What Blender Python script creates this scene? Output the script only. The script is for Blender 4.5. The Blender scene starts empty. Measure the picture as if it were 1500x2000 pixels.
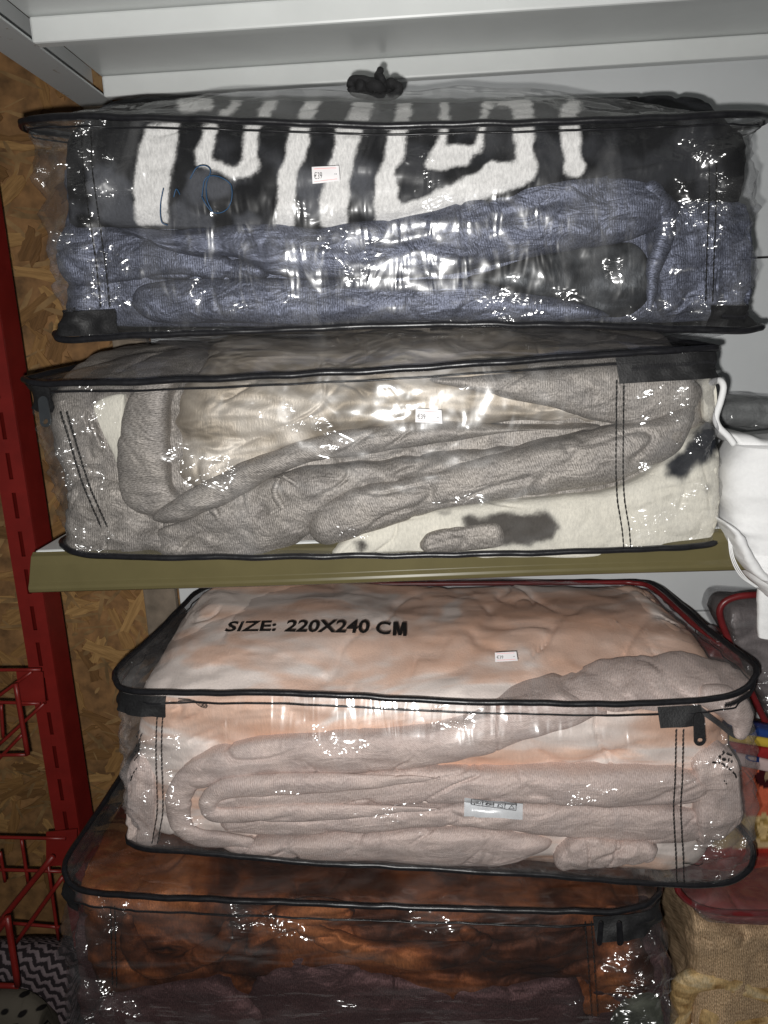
import bpy, bmesh, math, random
import numpy as np
from mathutils import Vector, Matrix
from mathutils.bvhtree import BVHTree
random.seed(7); rng = np.random.default_rng(11)
scene = bpy.context.scene
C = bpy.context.collection

# ------------------------------------------------------------------ camera, light, exposure
EYE = np.array([0., 0., 1.30])
FPX = 1500.0                                   # focal length in photo pixels (photo 1500 x 2000)
YAW, PITCH, ROLL = [math.radians(a) for a in (-2.78, 13.15, -2.70)]
cf = np.array([math.sin(YAW)*math.cos(PITCH), math.cos(YAW)*math.cos(PITCH), -math.sin(PITCH)])
r0 = np.array([math.cos(YAW), -math.sin(YAW), 0.]); u0 = np.cross(r0, cf)
cr = r0*math.cos(ROLL)+u0*math.sin(ROLL); cu = -r0*math.sin(ROLL)+u0*math.cos(ROLL)
cam = bpy.data.cameras.new('camera'); co = bpy.data.objects.new('camera', cam); C.objects.link(co)
M = Matrix.Identity(4)
for i in range(3):
    M[i][0] = cr[i]; M[i][1] = cu[i]; M[i][2] = -cf[i]; M[i][3] = EYE[i]
co.matrix_world = M
cam.sensor_fit = 'VERTICAL'; cam.sensor_height = 24.0; cam.lens = 24.0*FPX/2000.0
cam.clip_start = .02; cam.clip_end = 50
scene.camera = co
world = bpy.data.worlds.new('World'); scene.world = world; world.use_nodes = True
bgn = world.node_tree.nodes['Background']; bgn.inputs[0].default_value = (.92, .96, 1, 1); bgn.inputs[1].default_value = .026
# the phone's flash, just below and left of the lens
fl = bpy.data.lights.new('phone_flash', 'SPOT'); fo = bpy.data.objects.new('phone_flash', fl); C.objects.link(fo)
fl.energy = 27; fl.color = (1, .985, .955); fl.shadow_soft_size = .005
fl.spot_size = math.radians(140); fl.spot_blend = 1.0
fp = EYE - .013*cr - .018*cu
M2 = M.copy()
for i in range(3): M2[i][3] = fp[i]
fo.matrix_world = M2
scene.view_settings.view_transform = 'Standard'; scene.view_settings.look = 'None'
scene.view_settings.exposure = 0; scene.view_settings.gamma = 1
scene.cycles.transparent_max_bounces = 32; scene.cycles.max_bounces = 10
scene.cycles.sample_clamp_indirect = 4.0

# ------------------------------------------------------------------ helpers
def ray(x, y): return (x-750)/FPX*cr-(y-1000)/FPX*cu+cf
def at(x, y, Y):
    d = ray(x, y); return EYE+d*(Y/d[1])
def atz(x, y, z):
    d = ray(x, y); return EYE+d*((z-EYE[2])/d[2])
def proj(P):
    P = np.asarray(P, float)-EYE; z = P@cf
    return np.stack([750+FPX*(P@cr)/z, 1000-FPX*(P@cu)/z], -1)

_perm = rng.permutation(256); _perm = np.concatenate([_perm, _perm])
_grad = rng.normal(size=(256, 3)); _grad /= np.linalg.norm(_grad, axis=1)[:, None]
def noise3(P):
    P = np.asarray(P, float); I = np.floor(P).astype(int); F = P-I; U = F*F*F*(F*(F*6-15)+10); out = 0
    for dx in (0, 1):
        for dy in (0, 1):
            for dz in (0, 1):
                h = _perm[(_perm[(_perm[(I[..., 0]+dx) & 255]+I[..., 1]+dy) & 255]+I[..., 2]+dz) & 255]
                g = _grad[h]; d = F-np.array([dx, dy, dz])
                w = (U[..., 0] if dx else 1-U[..., 0])*(U[..., 1] if dy else 1-U[..., 1])*(U[..., 2] if dz else 1-U[..., 2])
                out = out+w*(g*d).sum(-1)
    return out*1.6
def fbm(P, n=3):
    o = 0; a = 1.; P = np.asarray(P, float)
    for k in range(n): o = o+a*noise3(P*2**k+17.3*k); a *= .5
    return o
def catmull(pts, n, closed=False):
    """resample a polyline smoothly to n points, even in arc length"""
    p = np.asarray(pts, float)
    if len(p) == 2:
        t = np.linspace(0, 1, n)[:, None]; return p[0]*(1-t)+p[1]*t
    q = np.vstack([p[-1], p, p[0], p[1]]) if closed else np.vstack([2*p[0]-p[1], p, 2*p[-1]-p[-2]])
    out = []
    for i in range(1, len(q)-2):
        t = np.linspace(0, 1, 24, endpoint=False)[:, None]; a, b, c, d = q[i-1], q[i], q[i+1], q[i+2]
        out.append(.5*(2*b+(c-a)*t+(2*a-5*b+4*c-d)*t*t+(3*b-a-3*c+d)*t**3))
    out.append(q[-2][None]); o = np.vstack(out)
    s = np.concatenate([[0], np.cumsum(np.linalg.norm(np.diff(o, axis=0), axis=1))])
    k = np.linspace(0, s[-1], n)
    return np.stack([np.interp(k, s, o[:, j]) for j in range(o.shape[1])], -1)

def tag(o, label, cat, group=None, kind=None):
    o['label'] = label; o['category'] = cat
    if group: o['group'] = group
    if kind: o['kind'] = kind
    return o
def thing(name, loc, label, cat, group=None):
    o = bpy.data.objects.new(name, None); o.empty_display_size = .05; C.objects.link(o); o.location = Vector(loc)
    return tag(o, label, cat, group)
def build(name, V, F, mat, parent=None, smooth=True, uv=None, col=None):
    V = np.asarray(V, float).reshape(-1, 3)
    if parent is not None:
        org = np.array(parent.location); g = parent
        while g.parent is not None: g = g.parent; org = org+np.array(g.location)
        V = V-org
    me = bpy.data.meshes.new(name); me.from_pydata(V.tolist(), [], [list(map(int, f)) for f in F]); me.update()
    if uv is not None:
        l = me.uv_layers.new(name='UVMap'); vi = np.zeros(len(me.loops), int); me.loops.foreach_get('vertex_index', vi)
        l.data.foreach_set('uv', np.asarray(uv, float)[vi].ravel())
    if col is not None:
        a = me.color_attributes.new('Col', 'FLOAT_COLOR', 'POINT')
        cc = np.ones((len(V), 4)); cc[:, :3] = col; a.data.foreach_set('color', cc.ravel())
    if smooth: me.polygons.foreach_set('use_smooth', [True]*len(me.polygons))
    me.materials.append(mat)
    o = bpy.data.objects.new(name, me); C.objects.link(o)
    if parent is not None: o.parent = parent
    return o
def gridfaces(nu, nv, cu_=False, cv_=False, off=0):
    """vertex (i,j) = i*nv+j"""
    F = []
    for i in range(nu if cu_ else nu-1):
        a = (i % nu)*nv+off; b = ((i+1) % nu)*nv+off
        for j in range(nv if cv_ else nv-1):
            k = (j+1) % nv; F.append((a+j, b+j, b+k, a+k))
    return F
def gridnormals(G, cu_=False, cv_=False):
    du = np.roll(G, -1, 0)-np.roll(G, 1, 0); dv = np.roll(G, -1, 1)-np.roll(G, 1, 1)
    if not cu_: du[0] = G[1]-G[0]; du[-1] = G[-1]-G[-2]
    if not cv_: dv[:, 0] = G[:, 1]-G[:, 0]; dv[:, -1] = G[:, -1]-G[:, -2]
    n = np.cross(du, dv); return n/(np.linalg.norm(n, axis=-1, keepdims=True)+1e-12)
def box_vf(a, b, off=0):
    (x0, y0, z0), (x1, y1, z1) = a, b
    V = [(x0, y0, z0), (x1, y0, z0), (x1, y1, z0), (x0, y1, z0), (x0, y0, z1), (x1, y0, z1), (x1, y1, z1), (x0, y1, z1)]
    F = [(0, 3, 2, 1), (4, 5, 6, 7), (0, 1, 5, 4), (1, 2, 6, 5), (2, 3, 7, 6), (3, 0, 4, 7)]
    return V, [tuple(i+off for i in f) for f in F]
def bevel(o, w=.001, seg=2):
    m = o.modifiers.new('bevel', 'BEVEL'); m.width = w; m.segments = seg; m.limit_method = 'ANGLE'; return o
def box(name, a, b, mat, parent=None, bev=.001):
    V, F = box_vf(a, b); o = build(name, V, F, mat, parent, smooth=False)
    if bev: bevel(o, bev)
    return o
def tube_vf(path, r, ns=8, closed=False, flat=None):
    """sweep a round section along a path; r scalar or per point"""
    P = np.asarray(path, float); n = len(P); r = np.broadcast_to(np.asarray(r, float), (n,))
    T = (np.roll(P, -1, 0)-np.roll(P, 1, 0))
    if not closed: T[0] = P[1]-P[0]; T[-1] = P[-1]-P[-2]
    T /= np.linalg.norm(T, axis=1)[:, None]+1e-12
    N = np.zeros_like(P); up = np.array([0, 0, 1.]) if abs(T[0][2]) < .9 else np.array([0, 1., 0])
    v = up-T[0]*(up@T[0]); v /= np.linalg.norm(v)
    for i in range(n):
        v = v-T[i]*(v@T[i]); v /= np.linalg.norm(v)+1e-12; N[i] = v
    B = np.cross(T, N); a = np.linspace(0, 2*math.pi, ns, endpoint=False)
    V = P[:, None]+r[:, None, None]*(np.cos(a)[None, :, None]*N[:, None]+np.sin(a)[None, :, None]*B[:, None])
    F = gridfaces(n, ns, closed, True); V = V.reshape(-1, 3)
    if not closed:
        F.append(tuple(range(ns))); F.append(tuple((n-1)*ns+k for k in reversed(range(ns))))
    return V, F
def tube(name, path, r, mat, parent=None, ns=8, closed=False):
    V, F = tube_vf(path, r, ns, closed); return build(name, V, F, mat, parent)
class Surf:
    def __init__(s, V, F): s.b = BVHTree.FromPolygons([tuple(v) for v in np.asarray(V).reshape(-1, 3)], [tuple(map(int, f)) for f in F])
    def hit(s, x, y, off=.0008):
        d = Vector(ray(x, y)).normalized(); h, n, i, l = s.b.ray_cast(Vector(EYE), d)
        if h is None: return None
        if n.dot(d) > 0: n = -n
        return np.array(h+n*off)
    def path(s, pts, n, off=.0008):
        o = [s.hit(x, y, off) for x, y in catmull(pts, n)]; return np.array([q for q in o if q is not None])
def decal(name, surf, quad, mat, parent, nu=14, nv=8, off=.0009, thick=.0003, bow=0):
    """a thin sheet lying on a surface; quad = four photo pixels, clockwise from top left"""
    q = np.array(quad, float); V = []
    for o in (off+thick, off):
        for i in range(nu):
            for j in range(nv):
                u = i/(nu-1); v = j/(nv-1); p = (q[0]*(1-u)+q[1]*u)*(1-v)+(q[3]*(1-u)+q[2]*u)*v
                h = surf.hit(p[0], p[1], o+bow*math.sin(math.pi*u)*.5)
                V.append(h if h is not None else (V[-1] if V else at(p[0], p[1], .72)))
    F = gridfaces(nu, nv)+[tuple(reversed(f)) for f in gridfaces(nu, nv, off=nu*nv)]
    return build(name, V, F, mat, parent)
def text_on(name, s, surf, quad, mat, parent, off=.0016, bold=0., shear=0., wide=1.):
    """lettering laid on a surface between four photo pixels"""
    cu_ = bpy.data.curves.new(name, 'FONT'); cu_.body = s; cu_.offset = bold; cu_.shear = shear; cu_.resolution_u = 3
    o = bpy.data.objects.new(name, cu_); C.objects.link(o)
    dg = bpy.context.evaluated_depsgraph_get(); dg.update(); me = bpy.data.meshes.new_from_object(o.evaluated_get(dg))
    bpy.data.objects.remove(o); 
    bm = bmesh.new(); bm.from_mesh(me); bmesh.ops.triangulate(bm, faces=bm.faces)
    bm.verts.index_update()
    v = np.array([w.co[:] for w in bm.verts]); F = [[w.index for w in f.verts] for f in bm.faces]; bm.free()
    lo = v.min(0); hi = v.max(0); q = np.array(quad, float); V = []
    for w in v:
        a = (w[0]-lo[0])/(hi[0]-lo[0]); b = 1-(w[1]-lo[1])/(hi[1]-lo[1]); p = (q[0]*(1-a)+q[1]*a)*(1-b)+(q[3]*(1-a)+q[2]*a)*b
        h = surf.hit(p[0], p[1], off); V.append(h if h is not None else (V[-1] if V else at(p[0], p[1], .72)))
    return build(name, V, F, mat, parent, smooth=False)

# ------------------------------------------------------------------ materials
def mat(name):
    m = bpy.data.materials.new(name); m.use_nodes = True; nt = m.node_tree; return m, nt, nt.nodes['Principled BSDF']
def N(nt, t, **kw):
    n = nt.nodes.new(t)
    for k, v in kw.items():
        if hasattr(n, k): setattr(n, k, v)
    return n
def S(n, **kw):
    for k, v in kw.items(): n.inputs[k.replace('_', ' ')].default_value = v
    return n
def coords(nt, kind='Object', scale=(1, 1, 1), rot=(0, 0, 0)):
    t = N(nt, 'ShaderNodeTexCoord'); m = N(nt, 'ShaderNodeMapping'); m.inputs['Scale'].default_value = scale; m.inputs['Rotation'].default_value = rot
    nt.links.new(t.outputs[kind], m.inputs[0]); return m.outputs[0]
def noise(nt, vec, scale, detail=3, rough=.55, dist=0., typ=None):
    n = N(nt, 'ShaderNodeTexNoise'); S(n, Scale=scale, Detail=detail, Roughness=rough, Distortion=dist)
    nt.links.new(vec, n.inputs['Vector']); return n.outputs['Fac']
def ramp(nt, fac, stops):
    r = N(nt, 'ShaderNodeValToRGB'); e = r.color_ramp.elements
    while len(e) < len(stops): e.new(.5)
    for i, (p, c) in enumerate(stops): e[i].position = p; e[i].color = (*c, 1) if len(c) == 3 else c
    nt.links.new(fac, r.inputs[0]); return r.outputs[0]
def mix(nt, fac, a, b, blend='MIX'):
    m = N(nt, 'ShaderNodeMix'); m.data_type = 'RGBA'; m.blend_type = blend
    for i, v in ((0, fac), (6, a), (7, b)):
        if hasattr(v, 'links') or isinstance(v, bpy.types.NodeSocket): nt.links.new(v, m.inputs[i])
        elif i == 0: m.inputs[0].default_value = v
        else: m.inputs[i].default_value = (*v, 1)
    return m.outputs[2]
def bump(nt, b, h, strength=.3, dist=.001, nrm=None):
    n = N(nt, 'ShaderNodeBump'); n.inputs['Strength'].default_value = strength; n.inputs['Distance'].default_value = dist
    nt.links.new(h, n.inputs['Height'])
    if nrm is not None: nt.links.new(nrm, n.inputs['Normal'])
    if b is not None: nt.links.new(n.outputs[0], b.inputs['Normal'])
    return n.outputs[0]
def plain(name, c, rough=.5, metal=0., var=.12, nscale=60, bmp=0., spec=.5):
    m, nt, b = mat(name); v = coords(nt); f = noise(nt, v, nscale, 4)
    nt.links.new(ramp(nt, f, [(.3, tuple(x*(1-var) for x in c)), (.7, tuple(min(1, x*(1+var)) for x in c))]), b.inputs['Base Color'])
    S(b, Roughness=rough, Metallic=metal, Specular_IOR_Level=spec)
    if bmp: bump(nt, b, f, bmp, .001)
    return m
def knit(name, dark, light, sheen=.25, rib=.0022, ribamp=.28, ca=.25, sat=.6, rough=.6, crush=.45):
    """fine ribbed jersey: ribs run across the fold, flecked with brighter fibres"""
    m, nt, b = mat(name)
    uv = coords(nt, 'UV'); ob = coords(nt)
    w = N(nt, 'ShaderNodeTexWave'); S(w, Scale=1/rib*.159*2, Distortion=1.4, Detail=2, Detail_Scale=1.5); nt.links.new(uv, w.inputs['Vector'])
    fleck = noise(nt, coords(nt, 'UV', (900, 330, 1)), 1.0, 3, .65)
    cloud = noise(nt, ob, 26, 4, .6, .6)
    a = ramp(nt, fleck, [(.3, dark), (.72, light)])
    g = ramp(nt, cloud, [(.32, (1-ca, 1-ca, 1.02-ca)), (.68, (1+ca*.7, 1+ca*.68, 1+ca*.66))])  # broad noise puts the crushed pile's light and dark into the colour
    c = mix(nt, 1., a, g, 'MULTIPLY')
    wr = ramp(nt, w.outputs['Fac'], [(0., (.66, .66, .66)), (.6, (1.08, 1.08, 1.08))])
    c = mix(nt, ribamp, c, mix(nt, 1., c, wr, 'MULTIPLY'))
    nt.links.new(c, b.inputs['Base Color'])
    S(b, Roughness=rough, Metallic=sat, Specular_IOR_Level=.2)
    cr_ = noise(nt, coords(nt, 'Object', (30, 30, 62), (0, .3, 0)), 1, 3, .55, 1.1)
    n0 = bump(nt, None, cr_, crush, .007); n1 = bump(nt, None, w.outputs['Fac'], .18, .0006, n0); bump(nt, b, fleck, .45, .0007, n1)
    return m
def plush(name, stops, scale=14, sheen=.5, dist=1.2, fib=.35, stretch=(1, 1, 1), det=4, sat=.35, rough=.6, rump=.5, rs=26):
    """deep pile: tone shifts with the lie of the nap"""
    m, nt, b = mat(name); ob = coords(nt, 'Object', stretch)
    f = noise(nt, ob, scale, det, .55, dist); c = ramp(nt, f, stops)
    fb = noise(nt, coords(nt, 'Object', (520, 520, 160)), 1, 3, .7)
    c = mix(nt, fib, c, mix(nt, 1., c, ramp(nt, fb, [(.3, (.55, .55, .55)), (.7, (1.35, 1.35, 1.35))]), 'MULTIPLY'))
    nt.links.new(c, b.inputs['Base Color']); S(b, Roughness=rough, Metallic=sat, Specular_IOR_Level=.12)
    n1 = bump(nt, None, noise(nt, ob, rs, 2, .5, 1.0), rump, .22/rs); bump(nt, b, fb, .6, .0009, n1)
    return m
def plush_col(name, sheen=.4, fib=.4):
    m, nt, b = mat(name); a = N(nt, 'ShaderNodeAttribute'); a.attribute_name = 'Col'
    fb = noise(nt, coords(nt, 'Object', (560, 560, 190)), 1, 3, .7); c = a.outputs['Color']
    c = mix(nt, fib, c, mix(nt, 1., c, ramp(nt, fb, [(.3, (.5, .5, .5)), (.7, (1.4, 1.4, 1.4))]), 'MULTIPLY'))
    nt.links.new(c, b.inputs['Base Color']); S(b, Roughness=.85, Metallic=.25, Specular_IOR_Level=.12)
    n1 = bump(nt, None, noise(nt, coords(nt), 40, 3), .5, .005); bump(nt, b, fb, .6, .0009, n1)
    return m
def film_mat(name, haze=.035, tint=(.97, .97, .975), crink=1.0, rough=.13, seed=0., big_=(9, 46), brot=.25, bamp=.3, g=(.38, 0.), pit=.0035):
    """thin clear PVC: see-through, mirror-like gloss, fine crinkles"""
    m = bpy.data.materials.new(name); m.use_nodes = True; nt = m.node_tree; nt.nodes.clear()
    out = N(nt, 'ShaderNodeOutputMaterial'); tr = N(nt, 'ShaderNodeBsdfTransparent'); tr.inputs[0].default_value = (*tint, 1)
    gl = N(nt, 'ShaderNodeBsdfGlossy'); gl.inputs['Roughness'].default_value = rough
    df = N(nt, 'ShaderNodeBsdfDiffuse'); df.inputs[0].default_value = (.85, .85, .86, 1)
    at_ = N(nt, 'ShaderNodeAttribute'); at_.attribute_name = 'Col'; sp = N(nt, 'ShaderNodeSeparateColor'); nt.links.new(at_.outputs['Color'], sp.inputs[0])
    ob = coords(nt, 'Object', (1, 1, 1), (seed, seed*.7, seed*1.3))
    def ma(op, x, y=None, z=None):
        n = N(nt, 'ShaderNodeMath'); n.operation = op
        for i_, v in enumerate((x, y, z)):
            if v is None: continue
            if isinstance(v, bpy.types.NodeSocket): nt.links.new(v, n.inputs[i_])
            else: n.inputs[i_].default_value = v
        return n.outputs[0]
    # creases: slack film breaks into small tilted facets
    xyz = N(nt, 'ShaderNodeSeparateXYZ'); nt.links.new(coords(nt), xyz.inputs[0])
    na = noise(nt, coords(nt, 'Object', (46, 46, 80), (0, .35+seed, 0)), 1.0, 2, .5, .6); nb = noise(nt, coords(nt, 'Object', (13, 13, 20), (0, seed, 0)), 1.0, 2, .5, .4)
    ph = ma('ADD', ma('ADD', ma('MULTIPLY', ma('ABSOLUTE', xyz.outputs[0]), g[0]), ma('MULTIPLY', xyz.outputs[2], g[1])), ma('ADD', ma('MULTIPLY', na, .011), ma('MULTIPLY', nb, .034)))
    fine = ma('MULTIPLY', ma('FRACT', ma('DIVIDE', ph, pit)), pit)
    big = noise(nt, coords(nt, 'Object', (big_[0], 9, big_[1]), (0, brot, 0)), 1.0, 2, .5, .6)
    n0 = N(nt, 'ShaderNodeBump'); n0.inputs['Distance'].default_value = .01; n0.inputs['Strength'].default_value = bamp; nt.links.new(big, n0.inputs['Height'])
    n1 = N(nt, 'ShaderNodeBump'); n1.inputs['Distance'].default_value = 1.0; nt.links.new(fine, n1.inputs['Height']); nt.links.new(n0.outputs[0], n1.inputs['Normal'])
    mu = N(nt, 'ShaderNodeMath'); mu.operation = 'MULTIPLY_ADD'; mu.use_clamp = True; mu.inputs[1].default_value = 2.2*crink; mu.inputs[2].default_value = -.25; nt.links.new(sp.outputs[0], mu.inputs[0]); nt.links.new(mu.outputs[0], n1.inputs['Strength'])
    nt.links.new(n1.outputs[0], gl.inputs['Normal'])
    rg = N(nt, 'ShaderNodeMath'); rg.operation = 'MULTIPLY_ADD'; rg.inputs[1].default_value = .05; rg.inputs[2].default_value = rough; nt.links.new(sp.outputs[0], rg.inputs[0]); nt.links.new(rg.outputs[0], gl.inputs['Roughness'])
    fr = N(nt, 'ShaderNodeFresnel'); fr.inputs[0].default_value = 1.36
    mc = N(nt, 'ShaderNodeMath'); mc.operation = 'MULTIPLY_ADD'; mc.inputs[1].default_value = .75; mc.inputs[2].default_value = .042; nt.links.new(fr.outputs[0], mc.inputs[0])
    mm = N(nt, 'ShaderNodeMath'); mm.operation = 'MINIMUM'; mm.inputs[1].default_value = .22; nt.links.new(mc.outputs[0], mm.inputs[0])
    m1 = N(nt, 'ShaderNodeMixShader'); hz = N(nt, 'ShaderNodeMath'); hz.operation = 'MULTIPLY_ADD'; hz.inputs[1].default_value = .02; hz.inputs[2].default_value = haze; nt.links.new(sp.outputs[0], hz.inputs[0]); mk = ramp(nt, noise(nt, coords(nt, 'Object', (big_[0]*.5, 9, big_[1]*.5), (0, brot+.15, 0)), 1.0, 3, .6, .8), [(.54, (0, 0, 0)), (.72, (.055, .055, .055))]); nt.links.new(ma('ADD', hz.outputs[0], mk), m1.inputs[0]); nt.links.new(tr.outputs[0], m1.inputs[1]); nt.links.new(df.outputs[0], m1.inputs[2])
    m2 = N(nt, 'ShaderNodeMixShader'); nt.links.new(mm.outputs[0], m2.inputs[0]); nt.links.new(m1.outputs[0], m2.inputs[1]); nt.links.new(gl.outputs[0], m2.inputs[2])
    g2 = N(nt, 'ShaderNodeBsdfGlossy'); g2.inputs['Roughness'].default_value = .34; nt.links.new(n0.outputs[0], g2.inputs['Normal']); m3 = N(nt, 'ShaderNodeMixShader'); m3.inputs[0].default_value = .024; nt.links.new(m2.outputs[0], m3.inputs[1]); nt.links.new(g2.outputs[0], m3.inputs[2])
    nt.links.new(m3.outputs[0], out.inputs[0]); return m

M_white = plain('white_enamel', (.78, .80, .79), .35, var=.04, nscale=14)
M_panel = plain('pale_grey_panel', (.68, .70, .71), .42, var=.04, nscale=9)
M_olive = plain('olive_plastic', (.118, .100, .046), .24, var=.08, nscale=22)
M_red = plain('red_enamel', (.175, .012, .009), .42, var=.15, nscale=30)
M_black = plain('black_vinyl', (.012, .012, .014), .33, var=.3, nscale=200, bmp=.2)
M_tape = plain('black_zipper_tape', (.013, .013, .014), .6, var=.4, nscale=500, bmp=.5)
M_dark = plain('gap_shade', (.01, .008, .007), .8)  # near-black, painted shade for gaps and hollow interiors
M_gunmetal = plain('grey_metal_pull', (.10, .11, .12), .35, .7)
M_ink = plain('black_ink', (.012, .011, .011), .5)
M_grey_ink = plain('grey_ink', (.10, .10, .11), .6)
M_blue = plain('blue_pen', (.012, .06, .14), .5)
M_paper = plain('sticker_paper', (.80, .78, .79), .6, var=.02)
M_pink = plain('pink_print', (.85, .45, .45), .6)
M_satin = plain('satin_tag', (.72, .74, .76), .25, var=.1, nscale=90, bmp=.3)
M_thread = plain('black_thread', (.01, .01, .01), .7)
M_redvinyl = plain('red_vinyl', (.16, .016, .018), .35, var=.2)
M_dullred = plain('dull_red_lining', (.22, .055, .05), .5, var=.3, nscale=25)
M_cord = plain('black_cord', (.008, .008, .009), .85, var=.4, nscale=400, bmp=.6)
M_wood = plain('grey_timber', (.20, .16, .12), .8, var=.3, nscale=40)
M_cloth = plain('white_cotton', (.80, .80, .80), .9, var=.03, nscale=300, bmp=.25, spec=.1)
K_purple = knit('slate_purple_knit', (.042, .046, .064), (.255, .278, .362), .3, ribamp=.2, sat=.65, rough=.55, crush=.6)
K_taupe = knit('taupe_knit', (.145, .13, .115), (.54, .50, .455), .25, ca=.2, sat=.5)
K_pale = knit('pale_pink_grey_knit', (.52, .405, .36), (.86, .735, .675), .2, ca=.10, sat=.3, rough=.65, crush=.35)
K_brown = knit('dark_plum_knit', (.05, .025, .026), (.19, .105, .105), .2)
K_beige = knit('beige_knit', (.20, .11, .05), (1., .74, .47), .15, .0030, ribamp=.7, sat=.4, crush=.3)
P_zebra = plush_col('zebra_plush'); P_cow = plush_col('cream_plush_print', .3, .25)
P_grey = plush('charcoal_plush', [(.30, (.006, .007, .009)), (.52, (.03, .033, .037)), (.72, (.17, .18, .19))], 14, sat=.5, rough=.5, rump=.8, rs=18)
P_cream = plush('champagne_plush', [(.30, (.22, .18, .13)), (.5, (.44, .385, .315)), (.66, (.70, .645, .57))], 11, .35, .9, .12, (1, 1, 1.8), 3, .45, .56, .8, 12)
P_peach = plush('peach_plush', [(.38, (.78, .49, .35)), (.49, (.82, .58, .46)), (.57, (.89, .79, .73))], 9, .3, .7, .15, (.55, 1, 2.0), 3, .2, .6, .4, 10)  # palest stop paints whitish sheen streaks
P_brown = plush('brown_copper_sheen_plush', [(.36, (.030, .010, .006)), (.48, (.085, .026, .011)), (.58, (.23, .072, .025)), (.74, (.42, .155, .055))], 7, .3, 1.0, .7, (1, 1, 1.4), 4, .4, .55, .8, 13)  # copper stops paint the highlights of the wavy pile into its colour

# ------------------------------------------------------------------ folds and slabs of cloth
def crease(P, amp, sx=1., sz=1.):
    soft = fbm(P*np.array([9*sx, 9, 28*sz]), 3)*.7-np.abs(fbm(P*np.array([14*sx, 14, 40*sz])+5.1, 2))*.5
    c, s_ = math.cos(.35), math.sin(.35); Q = np.stack([P[..., 0]*c+P[..., 2]*s_, P[..., 1], P[..., 2]*c-P[..., 0]*s_], -1)
    n1 = fbm(Q*np.array([7*sx, 6, 22*sz])+2.7, 2); n2 = fbm(P*np.array([15*sx, 8, 11*sz])+8.8, 2)
    m1 = np.clip(fbm(P*12+4.4, 2)*1.6+.25, 0, 1); m2 = np.clip(fbm(P*12+14.4, 2)*1.8-.1, 0, 1)
    return amp*(soft-.75*m1*np.exp(-(n1/.07)**2)-.6*m2*np.exp(-(n2/.06)**2))
def fold(name, A, B, Yf, bulge, mt, parent, depth=.06, nu=300, nv=40, wr=.0035, ends=(.0, .0), q=.5, Yr=None, col=None, sx=1., reg=None):
    """a rolled or folded edge of cloth between an upper outline A and a lower outline B (photo pixels); Yf its foremost depth at the left, Yr at the right"""
    Yr = Yf if Yr is None else Yr
    a = catmull(A, nu); b = catmull(B, nu); t = np.linspace(0, 1, nu); Y = Yf*(1-t)+Yr*t+bulge
    a = np.array([at(x, y, k) for (x, y), k in zip(a, Y)]); b = np.array([at(x, y, k) for (x, y), k in zip(b, Y)])
    e = np.ones(nu)
    for w, s in ((ends[0], t), (ends[1], 1-t)):
        if w > 0: k = np.clip(s/w, 0.0004, 1); e = e*np.sqrt(1-(1-k)**2)
    cen = (a+b)/2; bl = bulge*e*(1+.22*fbm(cen*np.array([11, 11, 11])+Yf*50, 2)); H = (a-b)/2*np.maximum(e, .02)[:, None]
    ph = np.linspace(-math.pi/2, math.pi/2, nv)
    G = cen[:, None]+H[:, None]*np.sin(ph)[None, :, None]; G[..., 1] -= bl[:, None]*np.cos(ph)[None, :]**q
    lipT = cen+H*.93; lipT[:, 1] += depth*.5; lipB = cen-H*.93; lipB[:, 1] += depth*.5
    endT = cen+H*.8; endT[:, 1] += depth; endB = cen-H*.8; endB[:, 1] += depth
    G = np.concatenate([endB[:, None], lipB[:, None], G, lipT[:, None], endT[:, None]], 1); n2 = nv+4
    nr = gridnormals(G); fade = np.ones(n2); fade[:2] = 0; fade[-2:] = 0
    off = np.array([(A[0][0]*.013+A[-1][1]*.017) % 7, len(A)*1.7, Yf*31])
    d = crease(G+off*.37, wr, sx); G = G+nr*(d*fade)[..., None]*np.sign((nr[..., 1:2] < 0)*2.-1).mean()
    su = np.concatenate([[0], np.cumsum(np.linalg.norm(np.diff(cen, axis=0), axis=1))]); sv = np.concatenate([np.zeros((nu, 1)), np.cumsum(np.linalg.norm(np.diff(G, axis=1), axis=2), 1)], 1)
    uv = np.stack([np.broadcast_to(su[:, None], sv.shape), sv], -1)
    F = gridfaces(nu, n2, False, True)+[tuple(range(n2)), tuple((nu-1)*n2+k for k in reversed(range(n2)))]
    V = G.reshape(-1, 3)
    o = build(name, V, F, mt, parent, uv=uv.reshape(-1, 2), col=None if col is None else col(proj(V), V))
    if reg is not None: reg.append(Surf(V, F))
    return o
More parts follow.
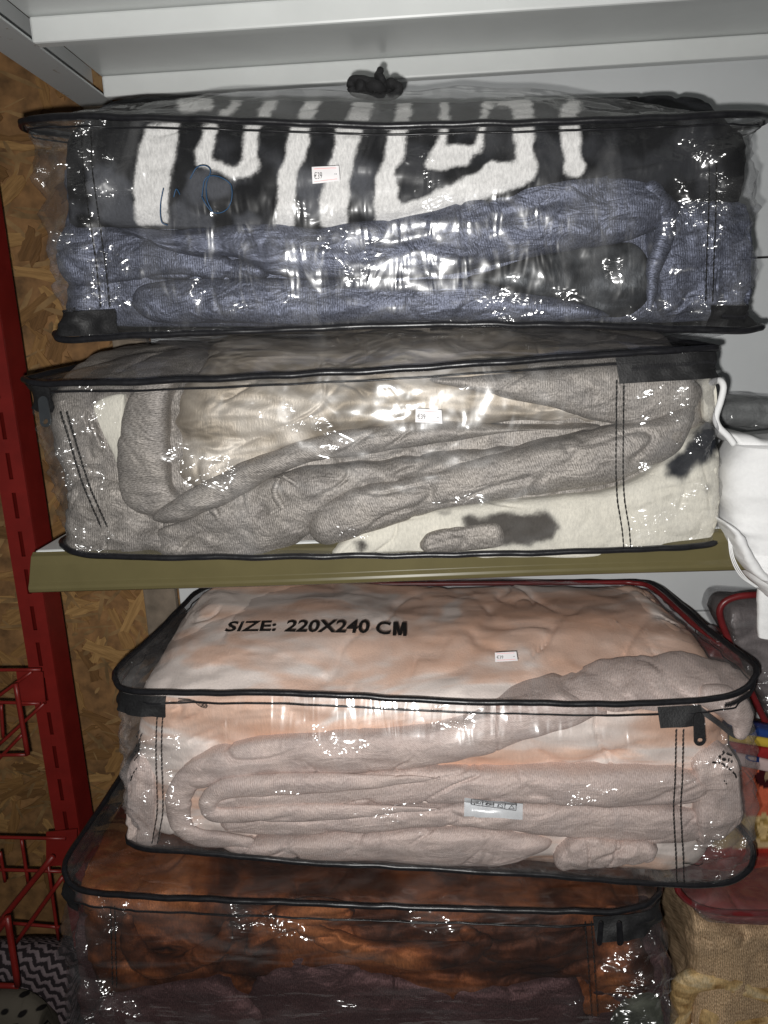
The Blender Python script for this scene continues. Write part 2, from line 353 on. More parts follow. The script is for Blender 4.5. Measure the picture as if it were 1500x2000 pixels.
def roll(name, path, rad, Yf, mt, parent, nu=160, ns=28, wr=.003, flat=.8, reg=None, col=None):
    """a bent roll of cloth following a centre line (photo pixels) with a radius in pixels per point"""
    c = catmull([(p[0], p[1], r) for p, r in zip(path, rad)], nu); W = np.array([at(x, y, Yf) for x, y, r in c]); R = c[:, 2]*Yf/FPX*1.03
    W[:, 1] += R*flat; T = np.gradient(W, axis=0); T /= np.linalg.norm(T, axis=1)[:, None]; B = np.array([0, -1., 0]); Nn = np.cross(B, T); Nn /= np.linalg.norm(Nn, axis=1)[:, None]
    t = np.linspace(0, 1, nu); e = np.sqrt(np.clip(1-(1-np.clip(np.minimum(t, 1-t)/.04, 0, 1))**2, .0005, 1)); a = np.linspace(0, 2*math.pi, ns, endpoint=False)
    G = W[:, None]+(R*e)[:, None, None]*(np.cos(a)[None, :, None]*Nn[:, None]+flat*np.sin(a)[None, :, None]*B)
    nr = gridnormals(G, False, True); out = np.sign((nr*(G-W[:, None])).sum()); G = G+nr*out*crease(G+3.3, wr)[..., None]
    su = np.concatenate([[0], np.cumsum(np.linalg.norm(np.diff(W, axis=0), axis=1))]); uv = np.stack([np.broadcast_to(su[:, None], (nu, ns)), np.broadcast_to(a[None]*R.mean(), (nu, ns))], -1)
    F = gridfaces(nu, ns, False, True)+[tuple(range(ns)), tuple((nu-1)*ns+k for k in reversed(range(ns)))]; V = G.reshape(-1, 3)
    o = build(name, V, F, mt, parent, uv=uv.reshape(-1, 2), col=None if col is None else col(proj(V), V))
    if reg is not None: reg.append(Surf(V, F))
    return o
def slab(name, top, bot, Yf, Yb, dome, mt, parent, nu=260, nfront=50, ntop=50, wr=.004, rnd=.03, col=None, edge=.10, reg=None):
    """a folded pile of cloth: upright front between the outlines top and bot, then over the top to the back; its front edge is rounded"""
    a = catmull(top, nu); b = catmull(bot, nu); a = np.array([at(x, y, Yf) for x, y in a]); b = np.array([at(x, y, Yf) for x, y in b])
    t = np.linspace(0, 1, nu); k = np.clip(np.minimum(t, 1-t)/edge, 0, 1); e = np.sqrt(np.clip(1-(1-k)**2, 0.001, 1))
    rows = []
    for j in range(nfront):
        s = j/(nfront-1); P = b*(1-s)+a*s; P = P.copy(); d = (P[:, 2]-b[:, 2]); up = (a[:, 2]-P[:, 2])
        w = np.clip(1-up/rnd, 0, 1); P[:, 1] += rnd*.45*w*w+ (1-e)*.035; w2 = np.clip(1-d/.02, 0, 1); P[:, 1] += .012*w2*w2
        rows.append(P)
    for j in range(1, ntop):
        s = j/(ntop-1); P = a.copy(); P[:, 1] = rows[nfront-1][:, 1]*(1-s)+Yb*s; P[:, 2] += dome*e**1.6*(np.sin(min(1, s*2.2)*math.pi/2))*(1-max(0, s-.8)*3); rows.append(P)
    back = a.copy(); back[:, 1] = Yb; back[:, 2] = b[:, 2]; rows.append(back)
    G = np.stack(rows, 1); nv = G.shape[1]; nr = gridnormals(G); flip = np.sign(-(nr[:, :nfront, 1]).sum())
    G = G+nr*flip*crease(G+np.array([2.2, 1.1, Yf*9]), wr)[..., None]
    su = a[:, 0]; sv = np.concatenate([np.zeros((nu, 1)), np.cumsum(np.linalg.norm(np.diff(G, axis=1), axis=2), 1)], 1); uv = np.stack([np.broadcast_to(su[:, None], sv.shape), sv], -1)
    F = gridfaces(nu, nv, False, True)+[tuple(range(nv)), tuple((nu-1)*nv+k for k in reversed(range(nv)))]; V = G.reshape(-1, 3)
    o = build(name, V, F, mt, parent, uv=uv.reshape(-1, 2), col=None if col is None else col(proj(V), V))
    if reg is not None: reg.append(Surf(V, F))
    return o

# ------------------------------------------------------------------ clear zipped bags
class Bag: pass
def bag(name, base_z, label, tf, bf, Yb, fm, dome=.03, under=.015, bulge=.012, wr=.0035, group=None, pip=.0032, pipmat=None, back_in=.01, zb=0., bot_pip=True, side_in=.004):
    """tf, bf: front runs of the upper and lower seams as (x, y, depth); the seams then run straight back to depth Yb"""
    B = Bag(); nf, nsd, nb = 260, 50, 80
    def loop(front, zb):
        f = np.array([at(*p) for p in front]); L, R = f[0], f[-1]
        rb = np.array([R[0]-back_in, Yb, R[2]+zb]); lb = np.array([L[0]+back_in, Yb, L[2]+zb])
        fr = catmull(f, nf); d = fr[-1]-fr[-4]; d /= np.linalg.norm(d); g = fr[0]-fr[3]; g /= np.linalg.norm(g)
        rr = catmull([R, R+d*.006+np.array([.002, .022, 0]), R*.6+rb*.4+np.array([.002, 0, 0]), rb-np.array([0, .03, 0]), rb-np.array([.025, 0, 0])], nsd)
        ll = catmull([lb+np.array([.025, 0, 0]), lb-np.array([0, .03, 0]), L*.6+lb*.4-np.array([.002, 0, 0]), L+g*.006+np.array([-.002, .022, 0]), L], nsd)
        bb = catmull([rr[-1], ll[0]], nb)
        return np.vstack([fr[:-1], rr[:-1], bb[:-1], ll[:-1]])
    T = loop(tf, zb); Bo = loop(bf, 0.); n = len(T); B.T, B.B = T, Bo
    nl = 44; tan = np.roll((T+Bo)/2, -2, 0)-np.roll((T+Bo)/2, 2, 0); nrm = np.stack([tan[:, 1], -tan[:, 0], 0*tan[:, 0]], -1); nrm /= np.linalg.norm(nrm, axis=1)[:, None]
    l = np.linspace(0, 1, nl); prof = np.sin(np.pi/2*np.minimum(1, (1-l)/.32))*np.sin(np.pi/2*np.minimum(1, l/.3))
    G = Bo[:, None]*(1-l)[None, :, None]+T[:, None]*l[None, :, None]; fw = np.clip(-nrm[:, 1], 0, 1)**2; sw = 1-np.clip(np.abs(nrm[:, 1]), 0, 1)**2; pr2 = np.minimum(1, (1-l)/.10)*np.minimum(1, l/.08); G = G+nrm[:, None]*((bulge*prof)[None, :]*fw[:, None]-(side_in*pr2)[None, :]*sw[:, None])[..., None]
    px = G[..., 0]; xm = (px.min()+px.max())/2; xh = (px.max()-px.min())/2; ef = np.clip((np.abs(px-xm)/xh-.62)/.2, 0, 1)
    wk = fbm(G*np.array([20, 20, 55])+dome*100, 3)-.9*np.abs(noise3(G*np.array([34, 34, 60])+7.7)); fade = np.clip(np.minimum(l, 1-l)/.06, 0, 1)
    G = G+nrm[:, None]*(wk*wr*(.4+1.6*ef)*fade[None])[..., None]
    crink = np.clip(.9*ef*np.clip(.55+1.3*fbm(G*np.array([22, 22, 30])+3, 2), 0, 1)+1.2*np.clip(fbm(G*np.array([14, 14, 22])+31+dome*90, 2)-.32, 0, 1), 0, 1)
    V = [G.reshape(-1, 3)]; F = gridfaces(n, nl, True); cc = [crink.ravel()]; off = n*nl
    def cap(L, h, ns=40, sgn=1):
        c = L.mean(0); x0, x1 = L[:, 0].min(), L[:, 0].max(); med = np.stack([np.clip(L[:, 0], x0+.13, x1-.13), np.full(n, c[1]), np.interp(L[:, 0], [x0, x1], [L[np.argmin(L[:, 0]), 2], L[np.argmax(L[:, 0]), 2]])], -1)
        s = np.linspace(0, 1, ns); Q = L[:, None]*(1-s)[None, :, None]+med[:, None]*s[None, :, None]; tx = np.clip(np.minimum(Q[..., 0]-x0, x1-Q[..., 0])/((x1-x0)*.42), 0, 1); Q[..., 2] += sgn*h*(np.sin(np.minimum(1, s*1.5)*np.pi/2)[None])*np.sin(tx*np.pi/2)**.9
        w = fbm(Q*np.array([13, 30, 20])+3.1, 3)*wr*.8*np.clip(s/.1, 0, 1)[None]; Q[..., 2] += w; return Q
    for L, h, sgn in ((T, dome, 1), (Bo, under, -1)):
        Q = cap(L, h, 40, sgn); V.append(Q.reshape(-1, 3)); f = gridfaces(n, 40, True, False, off); F += [tuple(reversed(x)) for x in f] if sgn > 0 else f; off += n*40; cc.append(np.full(n*40, .12))
    V = np.vstack(V); cc = np.concatenate(cc)
    base = np.array([(T[:, 0].min()+T[:, 0].max())/2, (T[0][1]+Yb)/2, base_z])
    B.root = thing(name, base, label, 'blanket bag', group)
    B.film = build('clear_film', V, F, fm, B.root, col=np.repeat(cc[:, None], 3, 1)); B.surf = Surf(V, F); B.G = G; B.nrm = nrm; B.n = n; B.nl = nl
    pm = pipmat or M_black
    wob = .0012*np.stack([0*T[:, 0], noise3(T*40), noise3(T*30+9)], -1)
    tube('top_piping', T+wob, pip, pm, B.root, 8, True); tube('seam_cord', G[:, -3]+nrm*.0008+wob*.5, .0009, pm, B.root, 5, True)
    if bot_pip: tube('bottom_piping', Bo+wob, pip, pm, B.root, 8, True)
    return B
def wallpatch(B, name, i0, i1, l0, l1, mt, off=.0012, parent=None, nl=7):
    """a strip sewn on the bag's wall between loop samples i0..i1 and heights l0..l1 (0 bottom seam, 1 top seam)"""
    idx = [i % B.n for i in range(i0, i1)]; rows = np.linspace(l0, l1, nl)*(B.nl-1); lo = np.clip(np.floor(rows).astype(int), 0, B.nl-2); f = (rows-lo)[None, :, None]
    g = B.G[idx][:, lo]*(1-f)+B.G[idx][:, lo+1]*f; g = g+B.nrm[idx][:, None]*off; k = g+B.nrm[idx][:, None]*.0006
    nn = len(idx); V = np.vstack([k.reshape(-1, 3), g.reshape(-1, 3)]); F = gridfaces(nn, nl)+[tuple(reversed(x)) for x in gridfaces(nn, nl, off=nn*nl)]
    return build(name, V, F, mt, parent or B.root)
def stitches(B, name, pts, parent=None, n=60, r=.00042):
    """a row of black stitches sunk in the film: one dash after another"""
    P = B.surf.path(pts, n, .0006)
    if len(P) < 4: return
    Vs, Fs, off = [], [], 0
    for k in range(0, len(P)-2, 3):
        V, F = tube_vf(P[k:k+3], [r, r*1.25, r], 5); Vs.append(V); Fs += [tuple(i+off for i in f) for f in F]; off += len(V)
    V, F = tube_vf(P, r*.55, 4); Vs.append(V); Fs += [tuple(i+off for i in f) for f in F]
    return build(name, np.vstack(Vs), Fs, M_thread, parent or B.root)
def sticker(B, q, price='€39'):
    s = decal('price_sticker', B.surf, q, M_paper, B.root, 16, 9, .0014)
    Q = np.array(q, float); L = lambda u, v: tuple((Q[0]*(1-u)+Q[1]*u)*(1-v)+(Q[3]*(1-u)+Q[2]*u)*v)
    sub = lambda u0, u1, v0, v1: [L(u0, v0), L(u1, v0), L(u1, v1), L(u0, v1)]
    text_on('price_print', price, B.surf, sub(.07, .37, .36, .74), M_ink, s, .0024)
    decal('printed_line', B.surf, sub(.07, .9, .13, .17), M_pink, s, 12, 2, .0020)
    decal('printed_line', B.surf, sub(.07, .9, .85, .89), M_pink, s, 12, 2, .0020)
    decal('printed_mark', B.surf, sub(.82, .84, .5, .58), M_grey_ink, s, 2, 2, .0020); decal('printed_mark', B.surf, sub(.87, .89, .5, .58), M_grey_ink, s, 2, 2, .0020)
def zip_teeth(B, name, i0, i1, l, parent, step=1):
    Vs, Fs, off = [], [], 0; row = l*(B.nl-1); lo = int(row); f = row-lo; sub = 3
    idx = np.arange(i0, i1, 1/sub)
    for c, k in enumerate(idx):
        a = int(math.floor(k)); w = k-a; p = (B.G[a % B.n][lo]*(1-w)+B.G[(a+1) % B.n][lo]*w)*(1-f)+(B.G[a % B.n][lo+1]*(1-w)+B.G[(a+1) % B.n][lo+1]*w)*f
        p = p+B.nrm[a % B.n]*.0022; h = .0016; z = .0009*(1 if c % 2 else -1); V, F = box_vf((p[0]-.00035, p[1]-.0008, p[2]-h+z), (p[0]+.00035, p[1]+.0008, p[2]+h+z), off); Vs += V; Fs += F; off += 8
    return build(name, Vs, Fs, M_gunmetal if False else M_black, parent, smooth=False)
def zip_pull(surf, top, bot, wpx, mt, parent, off=.004, Y=None):
    """slider tab with a rounded end and a hole"""
    P = lambda p, o: (surf.hit(p[0], p[1], o) if surf else None)
    a = P(top, off); b = P(bot, off)
    if a is None: a = at(top[0], top[1], Y)
    if b is None: b = at(bot[0], bot[1], Y)
    d = b-a; L = np.linalg.norm(d); d /= L; side = np.cross(d, np.array([0, 1., 0])); side /= np.linalg.norm(side); nn = np.cross(side, d); nn *= -np.sign(nn[1]); w = wpx*Y/FPX/2
    out, inn = [], []
    m = 40
    for k in range(m):
        t = 2*math.pi*k/m; cx, cy = math.cos(t), math.sin(t)
        oy = (w*cy-w if cy < 0 else w*cy+0); u = (L/2-w)*(1 if cy >= 0 else -1)+w*cy; v = w*cx*(1. if cy >= 0 else .9)
        out.append((v, u)); inn.append((w*.52*cx, (L/2-w)+w*.52*cy))
    c = (a+b)/2; V = []
    for o in (.0009, -.0009):
        for ring in (out, inn):
            V += [c+side*v+d*u+nn*o for v, u in ring]
    F = []
    for k in range(m):
        j = (k+1) % m; F += [(k, j, m+j, m+k), (2*m+j, 2*m+k, 3*m+k, 3*m+j), (k, 2*m+k, 2*m+j, j), (m+k, m+j, 3*m+j, 3*m+k)]
    return build('zipper_pull', V, F, mt, parent, smooth=False)

# ------------------------------------------------------------------ the setting: board wall, shelving
Z = EYE[2]
def osb_material(name, lo, mid, hi):
    m, nt, b = mat(name); oi = N(nt, 'ShaderNodeObjectInfo'); c0 = ramp(nt, oi.outputs['Random'], [(0., lo), (.5, mid), (1., hi)])
    g = noise(nt, coords(nt, 'Object', (18, 300, 300)), 1, 4, .65, .4); c = mix(nt, 1., c0, ramp(nt, g, [(.3, (.6, .57, .52)), (.7, (1.18, 1.18, 1.18))]), 'MULTIPLY')
    nt.links.new(c, b.inputs['Base Color']); S(b, Roughness=.62, Specular_IOR_Level=.4); bump(nt, b, g, .5, .0015); return m
M_osb = osb_material('pressed_strand', (.18, .090, .032), (.31, .165, .058), (.46, .27, .105))
M_osbb = plain('strand_board_base', (.25, .13, .05), .7, var=.45, nscale=40, bmp=.4)
floor = box('floor', (-1.6, -.5, -.02), (1.4, 1.6, 0.), plain('concrete_floor', (.22, .21, .20), .8, var=.2, nscale=20), None, 0); floor['kind'] = 'structure'
wall = box('wall', (-1.3, 1.12, .0005), (-.362, 1.14, 2.0), M_osbb, None, 0); wall['kind'] = 'structure'
wall['label'] = 'brown oriented strand board wall behind the red upright'
chips = []
for k in range(14):
    L = random.uniform(.035, .12); w = random.uniform(.007, .032); n = 8; up, dn = [], []; sk = random.uniform(-.5, .5); j1 = j2 = 0
    for i in range(n):
        t = i/(n-1); j1 = .6*j1+random.gauss(0, .0018); j2 = .6*j2+random.gauss(0, .0018); up.append(((t-.5)*L+sk*w/2, w/2+j1)); dn.append(((t-.5)*L-sk*w/2, -w/2+j2))
    endr = [(L/2+random.uniform(-.006, .008), w*(.25-.25*q)) for q in range(3)]; endl = [(-L/2+random.uniform(-.008, .006), w*(-.25+.25*q)) for q in range(3)]
    ring = up+endr+dn[::-1]+endl; m_ = len(ring); V = [(x, -.0004, y) for x, y in ring]+[(x*1.01, .0012, y*1.03) for x, y in ring]
    F = [tuple(range(m_))]+[((i+1) % m_, i, m_+i, m_+(i+1) % m_) for i in range(m_)]
    me = bpy.data.meshes.new('wood_strand'); me.from_pydata(V, [], F); me.materials.append(M_osb); chips.append(me)
for k in range(300):
    o = bpy.data.objects.new('wood_strand', chips[k % 14]); C.objects.link(o); o.parent = wall
    o.location = (random.uniform(-.80, -.37), 1.1195-random.uniform(0, .0016), random.uniform(.42, 1.66))
    a = random.gauss(0, .6)+(math.pi/2 if random.random() < .35 else 0); o.rotation_euler = (random.uniform(-.006, .006), a, random.uniform(-.006, .006))

Vs, Fs = [], []
for k in range(600):
    c = np.array([random.uniform(-.80, -.37), 1.1186-random.uniform(0, .0012), random.uniform(.42, 1.66)]); a = random.gauss(.2, .8); L = random.uniform(.006, .035); w = random.uniform(.001, .0045); e = np.array([math.cos(a), 0, math.sin(a)]); p = np.array([-e[2], 0, e[0]]); o_ = len(Vs)
    Vs += [c-e*L-p*w*.3, c-e*L*.4-p*w, c+e*L*.6-p*w*.8, c+e*L, c+e*L*.3+p*w, c-e*L*.6+p*w*.7]; Fs.append(tuple(range(o_, o_+6)))
M_sliv = plain('pale_sliver', (.27, .16, .066), .65, var=.5, nscale=30)
o = build('wood_slivers', Vs, Fs, M_sliv, wall, smooth=False); o['kind'] = 'stuff'
# back of the shelving: horizontal sheet panels between two uprights
bk = thing('shelf_back', (.3, 1.08, .4), 'pale grey sheet metal back panels behind the stacked bags', 'back panel')
zs = [1.3727-.4877*2, 1.3727-.4877, 1.3727, 1.3727+.4877]
for a, b in zip(zs[:-1], zs[1:]): box('panel', (-.362, 1.070, a+.0012), (1.0, 1.082, b-.0012), M_panel, bk, .0012)
box('gap_shade_sheet', (-.362, 1.084, zs[0]), (1.0, 1.088, zs[-1]), M_dark, bk, 0)  # dark sheet added as the shade seen through the panel gaps
up = thing('grey_upright', (-.386, 1.08, .3), 'dull grey upright post at the left end of the shelf back', 'upright')
box('post_face', (-.411, 1.056, .3), (-.3635, 1.068, Z+.298), M_wood, up, .002); box('post_web', (-.395, 1.0685, .3), (-.38, 1.11, Z+.298), M_wood, up, .001)

# upper shelf seen from below
def shelf(label, name='metal_shelf', loc=(0, 0, 0)): return thing(name, loc, label, 'shelf')
M_rust = None
def rusty():
    m, nt, b = mat('chipped_white_enamel'); v = coords(nt); f = noise(nt, v, 38, 5, .7, .6)
    p = N(nt, 'ShaderNodeSeparateXYZ'); nt.links.new(coords(nt), p.inputs[0])
    mr = N(nt, 'ShaderNodeMapRange'); S(mr, From_Min=.02, From_Max=-.16, To_Min=0., To_Max=.16); nt.links.new(p.outputs['Y'], mr.inputs['Value'])
    ad = N(nt, 'ShaderNodeMath'); ad.operation = 'ADD'; nt.links.new(f, ad.inputs[0]); nt.links.new(mr.outputs[0], ad.inputs[1])
    nt.links.new(ramp(nt, ad.outputs[0], [(.66, (.60, .62, .62)), (.70, (.30, .23, .15)), (.78, (.05, .035, .02))]), b.inputs['Base Color']); S(b, Roughness=.5); bump(nt, b, f, .2, .001); return m
s1 = shelf('white metal shelf above the zebra blanket bag, seen from below', loc=(0, .9, 1.60))
UZ = Z+.325
box('deck', (-.376, .60, UZ), (1.0, 1.068, UZ+.012), M_white, s1, .001)
for y in (.848, 1.032): box('stiffener', (-.374, y, Z+.300), (.995, y+.016, UZ-.0008), M_white, s1, .0025)
br = box('bracket', (-.419, .60, Z+.302), (-.3745, 1.117, Z+.3045), rusty(), s1, .0006)
box('bracket_web', (-.4195, .60, Z+.305), (-.4165, 1.117, Z+.36), M_white, s1, .0006)
box('front_lip', (-.376, .590, Z+.30), (1.0, .5995, UZ+.012), M_white, s1, .0015)

# middle shelf with its olive price rail
s2 = shelf('white metal shelf with olive price rail under the taupe blanket bag', loc=(-.04, .9, 1.05))
DZ = Z-.2
box('deck', (-.394, .738, DZ-.014), (.312, 1.068, DZ), M_white, s2, .003)
def rail(x0, x1, parent):
    pr = [(.735, DZ-.0005), (.7335, DZ-.002), (.730, DZ-.004), (.7265, DZ-.012), (.7262, DZ-.030), (.7235, DZ-.0335), (.7225, DZ-.036), (.7235, DZ-.0395), (.7262, DZ-.041), (.7345, DZ-.041), (.7355, DZ-.036)]
    xs = np.linspace(x0, x1, 40); V = [(x-(.004 if i == 0 else 0)*(z < DZ-.02), y+.0006*math.sin(x*17), z+.0007*math.sin(x*9)) for i, x in enumerate(xs) for y, z in pr]; n = len(pr)
    F = gridfaces(40, n, False, True)+[tuple(range(n)), tuple(39*n+k for k in reversed(range(n)))]
    o = build('price_rail', V, F, M_olive, parent, smooth=False); bevel(o, .0006); return o
rail(-.394, .312, s2)
box('bracket', (-.3925, .76, DZ-.05), (-.3895, 1.055, DZ-.0145), M_white, s2, .0006)
s3 = shelf('neighbouring white shelf whose rail hides behind the white garment', loc=(.6, .9, 1.05))
box('deck', (.316, .738, DZ-.014), (1.0, 1.068, DZ), M_white, s3, .003); rail(.316, 1.0, s3)
s4 = shelf('white base shelf carrying the lowest blanket bags', loc=(.2, .9, .40))
BZ = Z-.862
box('deck', (-.42, .62, BZ-.02), (1.0, 1.068, BZ), M_white, s4, .003)

# red slotted upright on the left
ru = thing('slotted_upright', (-.52, .94, .3), 'red enamelled slotted steel upright left of the shelves', 'upright')
pc = at(27, 966, .92); px0, px1 = pc[0]-.0172, pc[0]+.0172; sz0 = at(6, 832, .92)[2]; sw = .0027; z0, z1 = .32, 1.95
xm = (px0+px1)/2
def plate(name, boxes, parent, mt):
    Vs, Fs = [], []
    for a, b in boxes:
        V, F = box_vf(a, b, len(Vs)); Vs += V; Fs += F
    return build(name, Vs, Fs, mt, parent, smooth=False)
bx = [((px0, .92, z0), (xm-sw, .922, z1)), ((xm+sw, .92, z0), (px1, .922, z1))]
k0 = -int((sz0-z0)/.05); zz = z0
k = k0
while sz0+k*.05 < z1-.03:
    c = sz0+k*.05; bx.append(((xm-sw, .9203, zz), (xm+sw, .9217, c-.0165))); zz = c+.0165; k += 1
plate('front_plate', [q for q in bx if q[1][2] > q[0][2]], ru, M_red)
box('side_plate', (px1-.002, .9222, z0), (px1, .965, z1), M_red, ru, .0005); box('side_plate', (px0, .9222, z0), (px0+.002, .965, z1), M_red, ru, .0005)
box('rear_plate', (px0+.0022, .955, z0), (px1-.0022, .957, z1), M_dark, ru, 0)  # coloured near-black as the shade inside the hollow post

# red wire racks hooked to the upright
def wires(name, label, segs, Y, r, plates=()):
    z = min(at(p[1][0], p[1][1], Y)[2] for p in segs)-.004; t = thing(name, (at(20, 1400, Y)[0], Y, z), label, 'wire rack')
    for s in segs:
        yy = s[2] if len(s) > 2 else Y; a, b = at(*s[0], yy), at(*s[1], yy); rr = s[3] if len(s) > 3 else r
        tube('wire', catmull([a, b], 6), rr, M_red, t, 8)
    for q in plates:
        P = [at(x, y, Y+.006) for x, y in q]; V = P+[p+np.array([0, .002, 0]) for p in P]; build('hook_plate', V, [(0, 1, 2, 3), (7, 6, 5, 4), (0, 4, 5, 1), (1, 5, 6, 2), (2, 6, 7, 3), (3, 7, 4, 0)], M_red, t, smooth=False)
    return t
wires('wire_rack', 'red wire rack bracket hooked on the upright below the olive rail', [((-60, 1309), (80, 1308)), ((-60, 1370), (78, 1374)), ((-60, 1476), (53, 1474)), ((-20, 1372), (62, 1312)), ((30, 1335), (54, 1474), .86, .0032), ((-10, 1462), (86, 1374)), ((-10, 1490), (44, 1434)), ((2, 1376), (6, 1440))], .875, .0022, [[(31, 1308), (83, 1313), (89, 1376), (40, 1379)]])
wires('wire_rack', 'lower red wire rack beside the brown blanket bag', [((-60, 1634), (128, 1638)), ((-60, 1697), (122, 1702)), ((25, 1803), (116, 1811)), ((42, 1640), (55, 1725)), ((0, 1664), (10, 1722)), ((94, 1690), (114, 1835)), ((104, 1672), (-12, 1815), .87, .004), ((123, 1712), (28, 1846), .87, .003), ((14, 1790), (35, 1925), .80, .0042), ((-30, 1850), (16, 1792), .80, .004), ((-30, 1924), (37, 1926), .80, .0035)], .88, .0023, [[(90, 1626), (150, 1620), (150, 1690), (90, 1692)]])

# ------------------------------------------------------------------ prints
def inpoly(p, poly):
    x, y = p[:, 0], p[:, 1]; c = np.zeros(len(p), bool); n = len(poly)
    for i in range(n):
        (x1, y1), (x2, y2) = poly[i], poly[i-1]
        if y1 == y2: continue
        c ^= ((y1 > y) != (y2 > y)) & (x < (x2-x1)*(y-y1)/(y2-y1)+x1)
    return c
def sstep(a, b, x): t = np.clip((x-a)/(b-a), 0, 1); return t*t*(3-2*t)
ZEB = [[(285, 240), (352, 240), (343, 300), (333, 340), (325, 440), (268, 440), (260, 400), (264, 330), (275, 280)],
 [(400, 240), (427, 240), (418, 290), (413, 312), (460, 325), (475, 312), (478, 240), (508, 240), (500, 300), (510, 330), (490, 345), (455, 350), (430, 335), (380, 325), (385, 300)],
 [(565, 240), (607, 240), (602, 290), (580, 340), (578, 400), (570, 445), (536, 445), (540, 390), (545, 330), (560, 300)],
 [(655, 240), (712, 240), (700, 280), (690, 310), (680, 360), (682, 445), (625, 445), (622, 390), (640, 340), (650, 300)],
 [(767, 240), (797, 240), (790, 310), (775, 330), (773, 380), (785, 402), (830, 385), (900, 350), (950, 325), (960, 315), (1005, 320), (1008, 305), (1003, 240), (1040, 240), (1043, 300), (1050, 330), (1040, 352), (1000, 372), (900, 405), (830, 430), (735, 440), (730, 390), (735, 350), (750, 300)],
 [(865, 240), (850, 285), (830, 320), (830, 330), (880, 330), (910, 320), (940, 295), (950, 240), (935, 240), (932, 270), (925, 288), (890, 280), (868, 285), (880, 240)],
 [(1092, 240), (1128, 240), (1132, 290), (1143, 325), (1135, 342), (1105, 344), (1103, 310), (1098, 280)],
 [(345, 195), (412, 186), (418, 214), (350, 218)], [(415, 228), (450, 208), (455, 186), (478, 186), (470, 205), (448, 228)], [(500, 241), (505, 215), (522, 186), (548, 186), (535, 212), (520, 241)],
 [(580, 241), (588, 215), (605, 188), (630, 190), (618, 215), (604, 241)], [(668, 241), (690, 205), (695, 186), (735, 186), (728, 215), (716, 241)], [(768, 241), (778, 205), (780, 184), (806, 184), (803, 215), (798, 241)],
 [(862, 241), (858, 220), (864, 184), (880, 184), (876, 220), (880, 241)], [(934, 241), (944, 205), (945, 184), (1030, 190), (1042, 205), (1040, 241), (1004, 241), (1000, 213), (958, 203), (950, 241)], [(1095, 241), (1092, 215), (1110, 195), (1140, 200), (1130, 215), (1124, 241)]]
def zebra(p, V):
    w = np.stack([fbm(V*70, 2), fbm(V*70+40, 2), 0*V[:, 0]], -1)*5+np.stack([noise3(V*600), noise3(V*600+9), 0*V[:, 0]], -1)*1.6
    acc = np.zeros(len(p))
    offs = [(0, 0)]+[(r*math.cos(k*math.pi/4+r), r*math.sin(k*math.pi/4+r)) for r in (4, 8) for k in range(8)]
    for dx, dy in offs:
        q = p+w[:, :2]+np.array([dx, dy]); hit = np.zeros(len(p), bool)
        for poly in ZEB: hit |= inpoly(q, poly)
        acc += hit
    wht = sstep(.12, .88, acc/len(offs))[:, None]
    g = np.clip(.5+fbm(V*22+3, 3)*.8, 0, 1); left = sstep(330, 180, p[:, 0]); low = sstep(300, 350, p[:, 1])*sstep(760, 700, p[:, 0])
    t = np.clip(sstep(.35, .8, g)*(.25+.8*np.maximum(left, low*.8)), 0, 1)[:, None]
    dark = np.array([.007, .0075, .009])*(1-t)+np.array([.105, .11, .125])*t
    return dark*(1-wht)+np.array([.87, .86, .84])*wht
def cow(p, V):
    w = np.stack([fbm(V*70, 2), fbm(V*70+40, 2)], -1)*7+np.stack([noise3(V*600), noise3(V*600+9)], -1)*2; q = p+w
    base = np.array([.80, .77, .68])*(1+.06*fbm(V*30, 2)[:, None]); d = np.zeros(len(p))
    for poly, s in (([(905, 1010), (1000, 1000), (1075, 1000), (1090, 1030), (1080, 1058), (960, 1066), (905, 1050)], .95), ([(1385, 815), (1330, 880), (1300, 900), (1302, 930), (1330, 938), (1370, 905), (1400, 895), (1410, 830)], 1.), ([(690, 1058), (708, 1055), (715, 1070), (698, 1078)], 1.), ([(858, 1000), (878, 996), (880, 1006), (862, 1008)], .7), ([(1380, 945), (1390, 945), (1392, 960), (1382, 962)], .6)):
        d = np.maximum(d, s*np.mean([inpoly(q+np.array([r*math.cos(k*.785), r*math.sin(k*.785)]), poly) for r in (2, 5, 8) for k in range(8)], 0))
    d = d[:, None]; dk = np.where((p[:, 0] > 1250)[:, None], np.array([.02, .022, .028]), np.array([.055, .047, .042])); return base*(1-d)+dk*d

FILM1 = film_mat('clear_film_crinkled', .010, crink=1.0, seed=.1, big_=(48, 16), brot=.2, bamp=.3, g=(.36, .10)); FILM2 = film_mat('clear_film_taut', .014, crink=.9, seed=.5, big_=(30, 22), brot=.3, bamp=.22, g=(.34, -.14))
FILM3 = film_mat('clear_film_soft', .025, crink=.9, seed=.9, big_=(50, 10), brot=-.55, bamp=.35, g=(.30, -.52)); FILM4 = film_mat('clear_film_dusty', .008, crink=1.0, seed=1.4, big_=(12, 60), brot=.08, bamp=.35, g=(.28, -.78))

